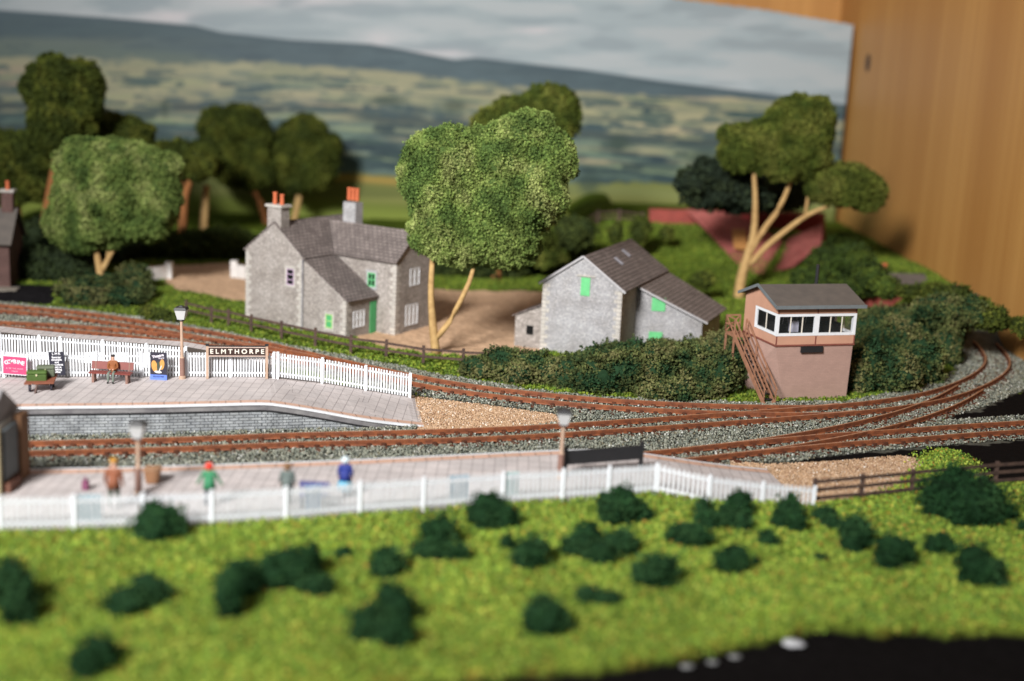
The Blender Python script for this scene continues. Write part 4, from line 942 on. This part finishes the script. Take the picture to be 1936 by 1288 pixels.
slab('timber_block', [BP(1384, 434, 100.8), BP(1410, 434, 100.8), BP(1414, 474, 98.5), BP(1388, 470, 98.5)], .3, cmat((.42, .20, .06)))

# platform building at the left frame edge
pb = empty('platform_building', U(-30, 934, 1), 0, 'blurred corner of a grey roofed stone station building at the left frame edge', 'station building')
o0 = U(-30, 934, 1); ex = (U(3, 934, 1)-o0).x
MB().box(-4, ex-.1, 0, 2.2, 0, 2.25).build('wall', cmat((.40, .38, .34)), pb)
MB().box(ex-.14, ex+.02, -.04, .14, 0, 2.25).build('corner_post', cmat((.32, .27, .16)), pb)
MB().box(ex-.098, ex+.05, .35, 1.9, .35, 2.1).build('side_panel', cmat((.13, .15, .16)), pb)
MB().box(ex-.098, ex+.17, 1.5, 2.22, 0, 2.3).build('timber_end', cmat((.17, .085, .04)), pb)
MB().box(ex+.021, ex+.24, .2, 1.2, 0, .32).build('planter', cmat((.16, .07, .045)), pb)
MB().prism([(-4, -.35, 2.26), (-4, 2.6, 2.26), (-4, 1.1, 3.3)], (3.75+ex, 0, 0)).build('roof', M['fasc'], pb)

# ---------------------------------------------------------------- backdrop and wooden wall
wl = MB().box(WALLX, WALLX+1, 50, 130, -3, 52).build('wooden_wall', M['wood']); tag(wl, 'orange pine panelled wall standing at the right behind the layout', 'wall')
w2 = MB().box(-75, WALLX+1, 130.01, 131, -3, 52).build('wooden_wall', M['wood']); tag(w2, 'pine panel showing as a thin strip above the top edge of the backdrop', 'wall')
kn = MB(); q = None
d = ray(1641, 119); t = WALLX/d.x; kp = Vector((WALLX, d.y*t, H+d.z*t))
kn.tube([kp+Vector((-.01, 0, 0)), kp+Vector((-.04, 0, 0))], [.8, .7], 12)
ko = kn.build('knot', M['knot'], wl)
ko.scale = (1, 1, 1)
def bd_y(x): return 118.5+ (x+45)*.055
nxx, nzz = 700, 260
def edge_top(px): return 0 if px < 1240 else np.interp(px, [1240, 1280, 1440, 1592], [-9, 0, 20, 46])
ua = np.linspace(-54, 29.2, nxx)
pr = []
Zs = np.linspace(-.5, 25, nzz)
XX, ZZ = np.meshgrid(ua, Zs); YY = bd_y(XX)+.25*np.sin(XX*.08)
Pw = np.stack([XX, YY, ZZ-H], -1)
R3, U3, F3 = np.array(R_), np.array(U_), np.array(F_)
dep = Pw@F3; PX = 968+FPX*(Pw@R3)/dep; PY = 644-FPX*(Pw@U3)/dep
# sheet top sags to the right: top edge falls along the print
topline = np.interp(PX, [-3000, 1240, 1280, 1440, 1592, 1700], [-300, -9, 0, 20, 46, 62])
def paint(px, py):
    def c(h): return np.array(lin(h))
    I_ = lambda a, b: np.interp(px, a, b)
    ridge = I_([-200, 0, 200, 370, 420, 550, 700, 760, 860, 900, 1100, 1250, 1400, 1590], [10, 18, 32, 47, 60, 74, 82, 92, 112, 108, 130, 152, 170, 195])
    field = I_([-200, 0, 250, 330, 480, 700, 968, 1200, 1400, 1590], [95, 104, 104, 118, 112, 128, 158, 176, 196, 225])
    v = py-I_([-300, 0, 600, 1000, 1590], [-10, 0, 15, 45, 82])     # the print's own slant
    nz = lambda sx, sy, sd, o=4: fbm(px*(30/sx)+400, py*(30/sy)+400, 30, sd, o)
    n, n2, n3, nf_ = nz(160, 50, 71), nz(60, 16, 77), nz(26, 12, 81), nz(12, 8, 85, 3)
    def lay(col, m, h, a=1.): m = np.clip(m*a, 0, 1)[..., None]; return col*(1-m)+(c(h) if isinstance(h, str) else h)*m
    E = lambda cx, cy, rx, ry: np.exp(-((px-cx)/rx)**2-((v-cy)/ry)**2)
    E0 = lambda cx, cy, rx, ry: np.exp(-((px-cx)/rx)**2-((py-cy)/ry)**2)
    col = np.ones(px.shape+(3,))*c('9fa8ab'); col = col*(1+.12*(n-.5))[..., None]
    col = lay(col, sm((n-.5)/.2), 'b9bbbd', .5); col = lay(col, I_([0, 300, 900, 1590], [0, 0, .2, .6]), 'a3b1b8')
    for q in ((718, 73, 30, 13), (320, 32, 60, 12), (540, 2, 170, 12), (840, 100, 70, 10), (1010, 58, 40, 6)): col = lay(col, E0(*q)*(.6+.8*n3), 'cfc6c8', .55)
    cl = nz(150, 24, 401); col = lay(col, sm((cl-.48)/.14), 'b4b8ba', .5); col = lay(col, sm((.44-cl)/.12), '8e999f', .6); col = lay(col, E0(560, 45, 160, 26), '9fa9ad', .4)
    hill = np.ones(px.shape+(3,))*c('5a6a70')*(.85+.3*n2)[..., None]; hill = lay(hill, E0(180, 60, 220, 40), '4f6064', .7); hill = lay(hill, sm((py-ridge-40)/30), '768070', .5)
    hill = lay(hill, E0(120, 80, 200, 10), '7a8176', .4)
    hill = lay(hill, sm((nz(50, 10, 411)-.52)/.12), '4b5b63', .45); hill = lay(hill, np.exp(-((py-ridge-5)/6)**2), '4e5e66', .5)
    col = lay(col, sm((py-ridge)/3), hill)
    fld = np.ones(px.shape+(3,))*c('98977f')*(.88+.24*n)[..., None]; fld = lay(fld, sm((n2-.52)/.16), '868c76', .55); fld = lay(fld, E0(20, 148, 80, 20), 'a38e82', .8)
    fld = lay(fld, sm((n3-.60)/.1), '64736e', .5)
    col = lay(col, sm((py-field-(n3-.5)*14)/10), fld)
    def band(col, vc, hh, h, x0, x1, thr, a=.85, sd=0):
        e = nz(70, 14, 200+sd); wv = (nz(260, 300, 300+sd, 2)-.5)*26
        m = sm((e-thr)/.12)*np.exp(-(np.abs(v-vc-wv)/hh)**2.5)*sm((px-x0)/60)*sm((x1-px)/60); return lay(col, m, h, a)
    for q in ((136, 9, '6a7972', 150, 520, .50), (150, 14, '63736f', 330, 620, .44), (160, 12, '5f6f6b', 700, 1700, .50), (178, 10, '54666a', -300, 700, .42), (186, 12, '56686a', 500, 1700, .42),
              (197, 10, '34474f', -300, 700, .10), (203, 13, '3a4d53', 640, 1700, .2)): col = band(col, *q, sd=int(q[0]))
    rr = np.random.default_rng(12)
    def patches(col, k, v0, v1, hs, rx, ry, a):
        for _ in range(k):
            cx, cy = rr.uniform(-200, 1620), rr.uniform(v0, v1); w_, h_ = rr.uniform(*rx), rr.uniform(*ry); tl = rr.uniform(-.06, .06)
            d = np.abs((px-cx)/w_)**3+np.abs((v-cy-tl*(px-cx)-(nf_-.5)*3)/h_)**3; col = lay(col, sm((1.4-d)/.8), hs[rr.integers(len(hs))], a*rr.uniform(.5, 1))
        return col
    col = patches(col, 60, 122, 196, ['a8a588', '8f9478', '999c7e', '7f8b74', 'b0a78c', '868f79'], (20, 90), (3, 8), .7)
    col = patches(col, 190, 126, 198, ['506360', '465a60', '5a6b67', '405459'], (6, 44), (2, 5.5), .95)
    low = np.ones(px.shape+(3,))*c('566a69')*(.75+.5*n3)[..., None]; low = lay(low, sm((n2-.5)/.15), '6f8075', .6)
    col = lay(col, sm((v-206-(n3-.5)*16)/9), low)
    for q in ((290, 220, 110, 7, '93a17f'), (560, 205, 60, 5, '8f9b80'), (680, 224, 90, 5, '97a083'), (800, 238, 60, 5, 'a19a80'), (960, 232, 120, 7, 'a09c80'), (1200, 226, 110, 9, 'a3a083'), (1250, 258, 120, 6, '8d9a77'), (1120, 252, 60, 6, 'aaa085'), (1420, 245, 100, 7, '989b7c'), (40, 222, 60, 6, '6f8378')): col = lay(col, E(*q[:4]), q[4], .8*1.1)
    col = band(col, 238, 12, '324650', -300, 1700, .36, .9, 11); col = band(col, 266, 22, '30444b', -300, 1000, .30, .9, 12); col = band(col, 268, 14, '4a5d58', 900, 1700, .44, .8, 13)
    col = patches(col, 60, 206, 280, ['8c9a7c', '9c9c80', '75887a', 'a59d84', '6a7d70'], (20, 90), (2, 6), .6)
    col = patches(col, 130, 206, 300, ['2f434b', '3a4f53', '465b57', '2a3e47'], (10, 60), (2.5, 7), .85)
    near = np.ones(px.shape+(3,))*c('6f7540')*(.85+.3*n)[..., None]
    st_ = nz(400, 16, 95, 2); near = lay(near, sm((st_-.45)/.2), '8d8f55', .6); near = lay(near, sm((v-348)/25), '748036', .9); near = lay(near, np.exp(-((v-385)/14)**2), '8c9a46', .5)
    near = lay(near, np.exp(-((v-317)/7)**2)*sm((px-560)/60)*sm((1000-px)/60), 'a98f4d', .85)
    near = lay(near, sm((px-1020)/60)*np.exp(-((v-305)/16)**2), '8b9263', .7)
    top = I_([-300, 400, 640, 1000, 1200, 1590], [318, 318, 305, 302, 285, 280])
    col = lay(col, sm((v-top-(nf_-.5)*10)/5), near)
    for q in ((1113, 345, 20, 20), (1170, 270, 18, 14), (1060, 360, 12, 8), (312, 205, 7, 16), (425, 420, 26, 8), (1330, 300, 30, 14), (860, 200, 20, 10), (730, 190, 30, 8)): col = lay(col, np.clip(1.5*E0(*q), 0, 1), '3f5049', .7)
    return col
colr = paint(PX, PY)*.84; colr = np.clip(.28*(colr/.28)**1.2, 0, .85)
I = np.arange(nxx*nzz).reshape(nzz, nxx)
F = np.stack([I[:-1, :-1], I[:-1, 1:], I[1:, 1:], I[1:, :-1]], -1).reshape(-1, 4)
vis = (PY > topline-3).ravel(); F = F[vis[F].all(1)]
bo = npmesh('backdrop', np.stack([XX, YY, ZZ], -1).reshape(-1, 3), F, M['print'], colr.reshape(-1, 3), smooth=True)
sdf = bo.modifiers.new('thickness', 'SOLIDIFY'); sdf.thickness = .12; sdf.offset = 1
tag(bo, 'printed countryside scene of hills and hazy fields on a flat sheet behind the layout', 'backdrop')

# ---------------------------------------------------------------- station furniture
def text(body, size, mat, parent, mw, name='lettering', ext=.006):
    cu = bpy.data.curves.new(name, 'FONT'); cu.body = body; cu.size = size; cu.extrude = ext; cu.align_x = 'CENTER'; cu.align_y = 'CENTER'
    t = bpy.data.objects.new(name, cu); C.objects.link(t)
    dg = bpy.context.evaluated_depsgraph_get(); me = bpy.data.meshes.new_from_object(t.evaluated_get(dg)); bpy.data.objects.remove(t)
    me.name = name; me.materials.clear(); me.materials.append(mat)
    if name == 'lettering' and mw.get('bold'):
        pass
    o = bpy.data.objects.new(name, me); C.objects.link(o); o.parent = parent; o.location = mw['loc']; o.rotation_euler = (math.pi/2, mw.get('tilt', 0), mw.get('rz', 0)); o.scale = mw.get('scale', (1, 1, 1))
    return o
def lamp(base, h, label, lean=0.):
    root = empty('platform_lamp', base, 0, label, 'lamp', 'platform oil lamps'); root.rotation_euler = (0, lean, 0)
    MB().tube([(0, 0, 0), (0, 0, .12), (0, 0, .14), (0, 0, .95), (0, 0, 1.0), (0, 0, h-.62)], [.16, .15, .115, .11, .075, .06], 12).build('post', M['tanpost'], root)
    MB().tube([(0, 0, .14), (0, 0, .95)], [.118, .113], 12).build('post_sleeve', M['brownpost'], root)
    MB().tube([(0, 0, h-.66), (0, 0, h-.60), (0, 0, h-.56)], [.06, .15, .13], 10).build('bracket', M['black'], root)
    a, b = .145, .245; z0, z1 = h-.56, h-.12
    MB().hexa([(-a, -a, z0), (a, -a, z0), (a, a, z0), (-a, a, z0)], [(-b, -b, z1), (b, -b, z1), (b, b, z1), (-b, b, z1)]).build('lantern', M['lampglass'], root)
    m = MB(); c = .28
    m.hexa([(-c, -c, z1), (c, -c, z1), (c, c, z1), (-c, c, z1)], [(-c*.8, -c*.8, z1+.1), (c*.8, -c*.8, z1+.1), (c*.8, c*.8, z1+.1), (-c*.8, c*.8, z1+.1)])
    m.hexa([(-.1, -.1, z1+.1), (.1, -.1, z1+.1), (.1, .1, z1+.1), (-.1, .1, z1+.1)], [(-.05, -.05, z1+.17), (.05, -.05, z1+.17), (.05, .05, z1+.17), (-.05, .05, z1+.17)])
    m.build('lamp_cap', M['black'], root); return root
lamp(U(345, 716, ZP), 3.25, 'lamp with grey lantern beside the nameboard on the far platform', -.012)
lamp(U(262, 935, 1), 2.55, 'blurred lamp on the near platform between two standing figures', 0)
lamp(U(1058, 905, 1), 2.62, 'lamp on the near platform at the left end of the black signboard', .015)
# nameboard
nb0 = U(392, 716, ZP); nb1 = U(504, 716, ZP); L_ = (nb1-nb0).length; rz = math.atan2(nb1.y-nb0.y, nb1.x-nb0.x)
nb = empty('station_nameboard', nb0, rz, 'brown station nameboard with cream letters on two tan posts, far platform', 'sign')
for x_ in (0, L_):
    MB().box(x_-.055, x_+.055, -.05, .05, 0, 1.50).build('post', M['tanpost'], nb); MB().box(x_-.075, x_+.075, -.07, .07, 1.5, 1.58).build('post_cap', M['black'], nb)
MB().box(.056, L_-.056, -.045, .02, 1.05, 1.47).build('board', M['sign'], nb)
fr = MB(); fr.box(.056, L_-.056, -.062, -.046, 1.42, 1.47); fr.box(.056, L_-.056, -.062, -.046, 1.02, 1.07); fr.build('frame', cmat((.50, .38, .32)), nb)
MB().box(.056, L_-.056, -.07, .03, 1.472, 1.51).build('top_rail', M['black'], nb)
t = text('E L M T H O R P E', .33, M['cream'], nb, {'loc': (L_/2, -.056, 1.245)}, ext=.008)
wid = max(v.co.x for v in t.data.vertices)-min(v.co.x for v in t.data.vertices); t.scale = ((L_-.26)/wid, .86, 1)
# bold up the strokes a little
def embolden(o, d):
    bm = bmesh.new(); bm.from_mesh(o.data); bmesh.ops.remove_doubles(bm, verts=bm.verts, dist=1e-5); bm.normal_update()
    mv = {}
    for v in bm.verts:
        n = Vector((0, 0, 0))
        for e in v.link_edges:
            for f in e.link_faces:
                if abs(f.normal.z) < .3: n += f.normal
        n.z = 0
        if n.length > 0: mv[v] = n.normalized()*d
    for v, n in mv.items(): v.co += n
    bm.to_mesh(o.data); bm.free()
embolden(t, .011)
# posters
def poster(px0, px1, py0, py1, color, label, tilt=0, foot=715, yoff=-.12, z=ZP, name='poster', cat='poster', back=None):
    a = U(px0, foot, z); b = U(px1, foot, z); c = (a+b)/2+Vector((0, yoff, 0)); s = FPX/(c.y*math.cos(PITCH)+ (H-z)*math.sin(PITCH))
    w_ = (px1-px0)/s; hh = (py1-py0)/s/math.cos(PITCH); zz = (foot-py1)/s
    root = empty(name, (c.x, c.y, z+zz+hh/2), 0, label, cat); root.rotation_euler = (0, tilt, 0)
    MB().box(-w_/2, w_/2, -.02, .02, -hh/2, hh/2).build('panel', cmat(color, .5), root)
    return root, w_, hh
r1, w_, hh = poster(9, 53, 673, 706, (.62, .06, .16), 'pink poster with white arched lettering on the far platform fence, leftmost', .03)
fr = MB(); [fr.box(*q) for q in ((-w_/2-.03, w_/2+.03, -.018, .01, hh/2, hh/2+.03), (-w_/2-.03, w_/2+.03, -.018, .01, -hh/2-.03, -hh/2), (-w_/2-.03, -w_/2, -.018, .01, -hh/2, hh/2), (w_/2, w_/2+.03, -.018, .01, -hh/2, hh/2))]; fr.build('frame', M['white'], r1)
for i, ch in enumerate('COMBINE'):
    a = (i-3)/3; t = text(ch, .24, cmat((.85, .75, .78)), r1, {'loc': (a*w_*.36, -.024, hh*.22-a*a*.06), 'tilt': a*.22}); embolden(t, .008)
t = text('&  SEE  THE  SHOW', .085, cmat((.80, .45, .55)), r1, {'loc': (0, -.024, -hh*.18)})
t = text('TODAY', .085, cmat((.80, .45, .55)), r1, {'loc': (0, -.024, -hh*.34)})
r2, w_, hh = poster(96, 125, 664, 708, (.025, .025, .04), 'black notice with white lines of text leaning against the far platform fence', -.06)
for i, (s, z, sz) in enumerate([('L M R', .42, .15), ('Summer', .27, .12), ('timetable', .165, .12), ('and', .06, .12), ('excursions', -.045, .12), ('apply at', -.15, .12), ('booking', -.255, .12), ('office', -.36, .12)]):
    t = text(s, sz, cmat((.85, .85, .88)), r2, {'loc': (0, -.024, z*hh)}); embolden(t, .004)
r3, w_, hh = poster(286, 317, 665, 717, (.03, .028, .045), 'dark theatre poster with orange shapes and blue base, between bench and lamp', 0, 717)
MB().box(-w_/2-.01, w_/2+.01, -.03, -.021, -hh/2, -hh*.31).build('blue_band', cmat((.13, .22, .65), .5), r3)
t = text('Theatre', .16, cmat((.85, .8, .88)), r3, {'loc': (-.02, -.026, hh*.37), 'tilt': -.25}); embolden(t, .006)
t = text('Royal', .11, cmat((.85, .8, .88)), r3, {'loc': (.13, -.026, hh*.30), 'tilt': -.1})
def disc(cx, cz, rx, rz, th, mat, nm, dy=-.026):
    m = MB(); n = 18; P_ = []
    for k_ in range(n):
        a = 6.2832*k_/n; x_, z_ = rx*math.cos(a), rz*math.sin(a); P_.append((cx+x_*math.cos(th)-z_*math.sin(th), dy, cz+x_*math.sin(th)+z_*math.cos(th)))
    m.prism(P_, (0, .004, 0)); return m.build(nm, mat, r3)
org = cmat((.60, .30, .08), .5)
disc(-.18, 0, .13, .26, .15, org, 'orange_shape'); disc(.15, .08, .11, .24, -.1, org, 'orange_shape')
disc(0, 0, .07, .22, 0, cmat((.05, .07, .05)), 'figure_shape', -.03); disc(.08, -.1, .03, .16, -.4, cmat((.6, .55, .5)), 'pale_stroke', -.033); disc(-.02, -.26, .16, .05, -.1, cmat((.8, .8, .8)), 'pale_base', -.034)
t = text('PALACE PIER', .085, cmat((.02, .02, .05)), r3, {'loc': (0, -.034, -hh*.38)})
# rear faces of posters fixed to the inside of the near fence
for i, (a, b, c, d, colr_, lab) in enumerate([(142, 190, 942, 982, (.22, .42, .50), 'pale blue poster behind the near fence, leftmost'), (572, 606, 906, 962, (.25, .38, .55), 'tall blue poster behind the near fence, right of the grey figure'), (845, 886, 905, 945, (.25, .40, .50), 'blue green poster behind the near fence, left of the lamp'), (952, 978, 905, 940, (.40, .62, .60), 'pale green poster behind the near fence, nearest the lamp')]):
    fx = (a+b)/2; q = [FB[k_] for k_ in range(len(FB))]
    X0 = U(fx, np.interp(fx, [p[0] for p in FENCE_PX], [p[1] for p in FENCE_PX]), .95)
    s = FPX/(X0.y*math.cos(PITCH)+(H-.95)*math.sin(PITCH)); w2 = (b-a)/s
    root = empty('poster', (X0.x, X0.y+.16, 1.0+.55), math.atan2(fence_y(X0.x+.5)-fence_y(X0.x-.5), 1), lab, 'poster')
    MB().box(-w2/2, w2/2, -.02, .02, -.45, .44).build('panel', cmat(colr_, .5), root)
# black signboard rear on the near platform
s0 = U(1066, 900, 1); s1 = U(1212, 888, 1); rz = math.atan2(s1.y-s0.y, s1.x-s0.x); L_ = (s1-s0).length
bs = empty('station_nameboard', s0, rz, 'black back of a long station nameboard on two posts on the near platform', 'sign')
MB().box(0, L_, -.03, .03, .42, .96).build('board', M['black'], bs)
for x_ in (.03, L_-.03): MB().box(x_-.06, x_+.06, -.06, .06, 0, 1.12).build('post', M['black'], bs)
# bench
b0 = U(211, 722, ZP); bn = empty('platform_bench', b0, 0, 'maroon slatted bench with a seated figure on the far platform', 'bench')
L_ = 1.82
MB().box(-L_/2, L_/2, -.30, .12, .40, .46).build('seat', M['bench'], bn)
m = MB(); m.hexa([(-L_/2, .14, .52), (L_/2, .14, .52), (L_/2, .19, .52), (-L_/2, .19, .52)], [(-L_/2, .22, .84), (L_/2, .22, .84), (L_/2, .27, .84), (-L_/2, .27, .84)]); m.build('backrest', M['bench'], bn)
for x_ in (-L_/2+.18, L_/2-.18):
    MB().box(x_-.05, x_+.05, -.28, -.16, 0, .40).build('leg', M['brownpost'], bn); MB().box(x_-.05, x_+.05, .02, .12, 0, .40).build('leg', M['brownpost'], bn)
    MB().bar((x_, .13, .42), (x_, .24, .84), .05).build('support', M['brownpost'], bn)
# barrow
bw = empty('luggage_barrow', U(78, 737, ZP), .25, 'brown wooden luggage barrow standing on the far platform under two chests', 'luggage barrow')
MB().hexa([(-.62, -.55, .36), (.55, -.45, .36), (.62, .62, .50), (-.45, .52, .50)], [(-.62, -.55, .43), (.55, -.45, .43), (.62, .62, .57), (-.45, .52, .57)]).build('deck', cmat((.24, .08, .045)), bw)
for x_, y_ in ((.42, -.1), (.45, .45), (-.42, -.3)):
    m = MB(); m.tube([(x_-.04, y_, .2), (x_+.04, y_, .2)], .2, 14); m.build('wheel', cmat((.04, .035, .05)), bw)
m = MB(); m.bar((-.1, -.45, .36), (-.18, -.62, .0), .08); m.build('leg', cmat((.10, .06, .05)), bw)
m = MB(); m.bar((-.3, -.5, .38), (.35, -.35, .30), .06); m.build('axle_beam', cmat((.06, .045, .04)), bw)
def trunk(loc, dims, col, label, rz):
    r_ = empty('luggage_chest', loc, rz, label, 'chest'); a, b, c = dims
    MB().box(-a/2, a/2, -b/2, b/2, 0, c*.68).build('body', cmat(col), r_, bevel=.03); MB().box(-a/2-.01, a/2+.01, -b/2-.01, b/2+.01, c*.70, c).build('lid', cmat(tuple(x*1.15 for x in col)), r_, bevel=.04)
    MB().box(-.03, .03, -b/2-.03, -b/2-.005, c*.55, c*.75).build('clasp', cmat((.6, .55, .35)), r_)
bl = U(78, 737, ZP)
trunk(bl+Vector((-.12, -.12, .43)), (.80, .42, .42), (.06, .11, .02), 'bright green chest at the front of the luggage barrow', .25)
trunk(bl+Vector((.10, .32, .52)), (.72, .40, .46), (.11, .13, .085), 'dull grey green chest behind the bright green one on the barrow', .25)
# low crate by the near lamp
cr = empty('wicker_hamper', U(289, 912, 1), .1, 'blurred brown hamper beside the lamp on the near platform', 'hamper')
MB().hexa([(-.2, -.2, 0), (.2, -.2, 0), (.2, .2, 0), (-.2, .2, 0)], [(-.27, -.25, .46), (.27, -.25, .46), (.27, .25, .46), (-.27, .25, .46)]).build('body', cmat((.28, .14, .07)), cr, bevel=.03)
MB().box(-.29, .29, -.27, .27, .47, .53).build('lid', cmat((.36, .20, .11)), cr, bevel=.02)
sc = MB(); sc.box(-.1, .1, -.1, .1, 0, .3); sc.tube([(0, 0, .3), (0, 0, .42)], .05, 8); o = sc.build('milk_churn', cmat((.20, .06, .12))); o.location = U(162, 925, 1); tag(o, 'small dark purple churn standing alone on the near platform', 'churn')
b2 = empty('platform_bench', U(594, 954, 1), 0, 'dark blue bench top just showing above the near fence between two figures', 'bench')
MB().box(-.5, .5, -.03, .03, .55, .80).build('backrest', cmat((.10, .10, .25)), b2); MB().box(-.5, .5, -.35, -.035, .38, .44).build('seat', cmat((.10, .10, .25)), b2)
for x_ in (-.4, .4): MB().box(x_-.04, x_+.04, -.3, -.0, 0, .38).build('leg', cmat((.05, .05, .1)), b2)

# ---------------------------------------------------------------- people
SKIN = cmat((.62, .36, .26), .6)
def person(base, rz, label, coat, legs, hat=None, pose='stand', h=1.72, skirt=False, hand=None, hatkind='cap', group=None):
    root = empty('person', base, rz, label, 'person', group)
    s = h/1.72; J = {}; E = []
    sit = pose == 'sit'; hz = .50 if sit else .90
    def j(n, x, y, z, r, par=None): J[n] = (x*s, y*s, z*s, r*s); (E.append((par, n)) if par else None)
    j('pel', 0, 0, hz, .135); j('sp', 0, .01, hz+.22, .125, 'pel'); j('ch', 0, .01, hz+.42, .15, 'sp'); j('nk', 0, 0, hz+.57, .062, 'ch'); j('hd', 0, -.015, hz+.66, .085, 'nk'); j('h2', 0, -.02, hz+.76, .088, 'hd')
    for sx, n in ((-1, 'l'), (1, 'r')):
        j(n+'s', sx*.18, .01, hz+.47, .075, 'ch')
        if pose == 'sit': j(n+'e', sx*.24, -.05, hz+.22, .052, n+'s'); j(n+'w', sx*.09, -.22, hz+.14, .038, n+'e'); j(n+'k2', sx*.04, -.27, hz+.15, .036, n+'w')
        elif pose == 'open': j(n+'e', sx*.30, -.02, hz+.22, .055, n+'s'); j(n+'w', sx*.40, -.05, hz+.02, .04, n+'e'); j(n+'k2', sx*.44, -.06, hz-.06, .038, n+'w')
        else: j(n+'e', sx*.25, .02, hz+.20, .052, n+'s'); j(n+'w', sx*.25, -.06, hz-.02, .038, n+'e'); j(n+'k2', sx*.245, -.08, hz-.11, .036, n+'w')
        if sit: j(n+'h', sx*.09, -.02, hz, .10, 'pel'); j(n+'k', sx*.12, -.40, hz-.02, .075, n+'h'); j(n+'a', sx*.12, -.42, .08, .05, n+'k'); j(n+'t', sx*.13, -.55, .04, .042, n+'a')
        else: j(n+'h', sx*.09, 0, hz-.08, .10, 'pel'); j(n+'k', sx*.105, -.02, .48, .068, n+'h'); j(n+'a', sx*.11, .02, .08, .048, n+'k'); j(n+'t', sx*.12, -.12, .04, .042, n+'a')
    names = list(J); me = bpy.data.meshes.new('body')
    me.from_pydata([J[n][:3] for n in names], [(names.index(a), names.index(b)) for a, b in E], [])
    o = bpy.data.objects.new('body', me); C.objects.link(o)
    sk = o.modifiers.new('s', 'SKIN'); 
    for i, n in enumerate(names):
        d = me.skin_vertices[0].data[i]; d.radius = (J[n][3], J[n][3]); d.use_root = (n == 'pel')
    ss = o.modifiers.new('d', 'SUBSURF'); ss.levels = 2; ss.render_levels = 2
    dg = bpy.context.evaluated_depsgraph_get(); m2 = bpy.data.meshes.new_from_object(o.evaluated_get(dg)); bpy.data.objects.remove(o)
    m2.materials.clear()
    for mt in (cmat(coat), cmat(legs), SKIN, M['black']): m2.materials.append(mt)
    for p in m2.polygons:
        c = p.center/s; k_ = 0
        if c.z > hz+.555: k_ = 2
        elif c.z < .11: k_ = 3
        elif (c.z < hz-.02 and abs(c.x) < .21) or (sit and c.y < -.1 and c.z < hz+.09): k_ = 1
        if not sit and c.z < hz-.02 and abs(c.x) > .215: k_ = 2
        if sit and c.z > hz+.1 and c.y < -.2 and abs(c.x) < .1: k_ = 2
        p.material_index = k_; p.use_smooth = True
    b = bpy.data.objects.new('body', m2); C.objects.link(b); b.parent = root
    if hat:
        z = (hz+.80)*s; m = MB()
        if hatkind == 'hair': m.tube([(0, .02, z-.05), (0, .0, z), (0, -.01, z+.035)], [.085, .09, .03], 12)
        elif hatkind == 'bonnet': m.tube([(0, .01, z-.16), (0, .015, z-.08), (0, .015, z), (0, .01, z+.06)], [.10, .13, .12, .04], 12)
        else: m.tube([(0, -.02, z-.03), (0, -.02, z-.015), (0, -.02, z), (0, -.02, z+.07), (0, -.02, z+.085)], [.12, .15, .105, .10, .04], 12)
        m.build('hat', cmat(hat), root, smooth=True)
    if skirt:
        m = MB(); m.tube([(0, 0, (hz+.06)*s), (0, 0, (hz-.2)*s), (0, 0, .35*s)], [.15, .20, .27], 14); m.build('skirt', cmat(legs), root, smooth=True)
    m = MB(); m.tube([(0, .01, (hz-.14 if not sit else hz-.02)*s), (0, .0, (hz+.05)*s), (0, .01, (hz+.3)*s)], [.205 if not sit else .17, .165, .16], 14)
    m.build('coat_skirt', cmat(coat), root, smooth=True)
    if not sit: root.scale = (1.1, 1.1, .97)
    return root
person(b0+Vector((.06, 0.05, -.0)), 0, 'man in brown jacket and grey trousers seated on the maroon bench', (.26, .085, .025), (.16, .19, .16), (.03, .02, .02), 'sit', 1.55, hatkind='hair')
person(U(216, 962, 1), math.pi, 'blurred figure in brown coat and yellow hat, leftmost on the near platform', (.25, .085, .04), (.08, .10, .07), (.50, .24, .03), h=1.70)
person(U(396, 958, 1), math.pi, 'figure in green coat and red hat with arms held out on the near platform', (.04, .22, .10), (.10, .10, .12), (.75, .05, .03), 'open', 1.52, hatkind='bonnet')
person(U(543, 955, 1), math.pi, 'figure in dull grey green coat with brown hair on the near platform', (.12, .15, .14), (.08, .09, .09), (.22, .12, .06), h=1.48, hatkind='bonnet')
person(U(652, 940, 1), math.pi, 'figure in dark blue coat, light blue skirt and pale hat, rightmost on the near platform', (.02, .035, .22), (.10, .42, .62), (.65, .75, .80), h=1.45, skirt=True, hatkind='bonnet')
# pale blobs modelled as the white speck highlights on the black board edge
for i, (a, b, r_, lab) in enumerate([(1498, 1228, .26, 'largest pale highlight speck on the black board edge at the bottom'), (1388, 1252, .14, 'small pale highlight speck left of the largest one on the black edge'), (1346, 1262, .13, 'small pale highlight speck, second from the left on the black edge'), (1298, 1270, .15, 'leftmost pale highlight speck on the black board edge')]):
    p = U(a, b, .0); s = 1; p.z = Z_(p.x, p.y)-.28
    v, fc = ICO2; vv = v*(1+.5*(vnoise(v[:, 0]*3+9+i, v[:, 1]*3+9, .7, 5+i)-.5))[:, None]*np.array([r_*1.3, r_, r_*.35])
    o = npmesh('highlight_speck', vv, fc, cmat((.50, .50, .52) if i == 0 else (.22, .22, .22), .3), None); o.location = p; tag(o, lab, 'scrap', 'pale highlight specks on the board edge')

scene.cycles.use_denoising = True
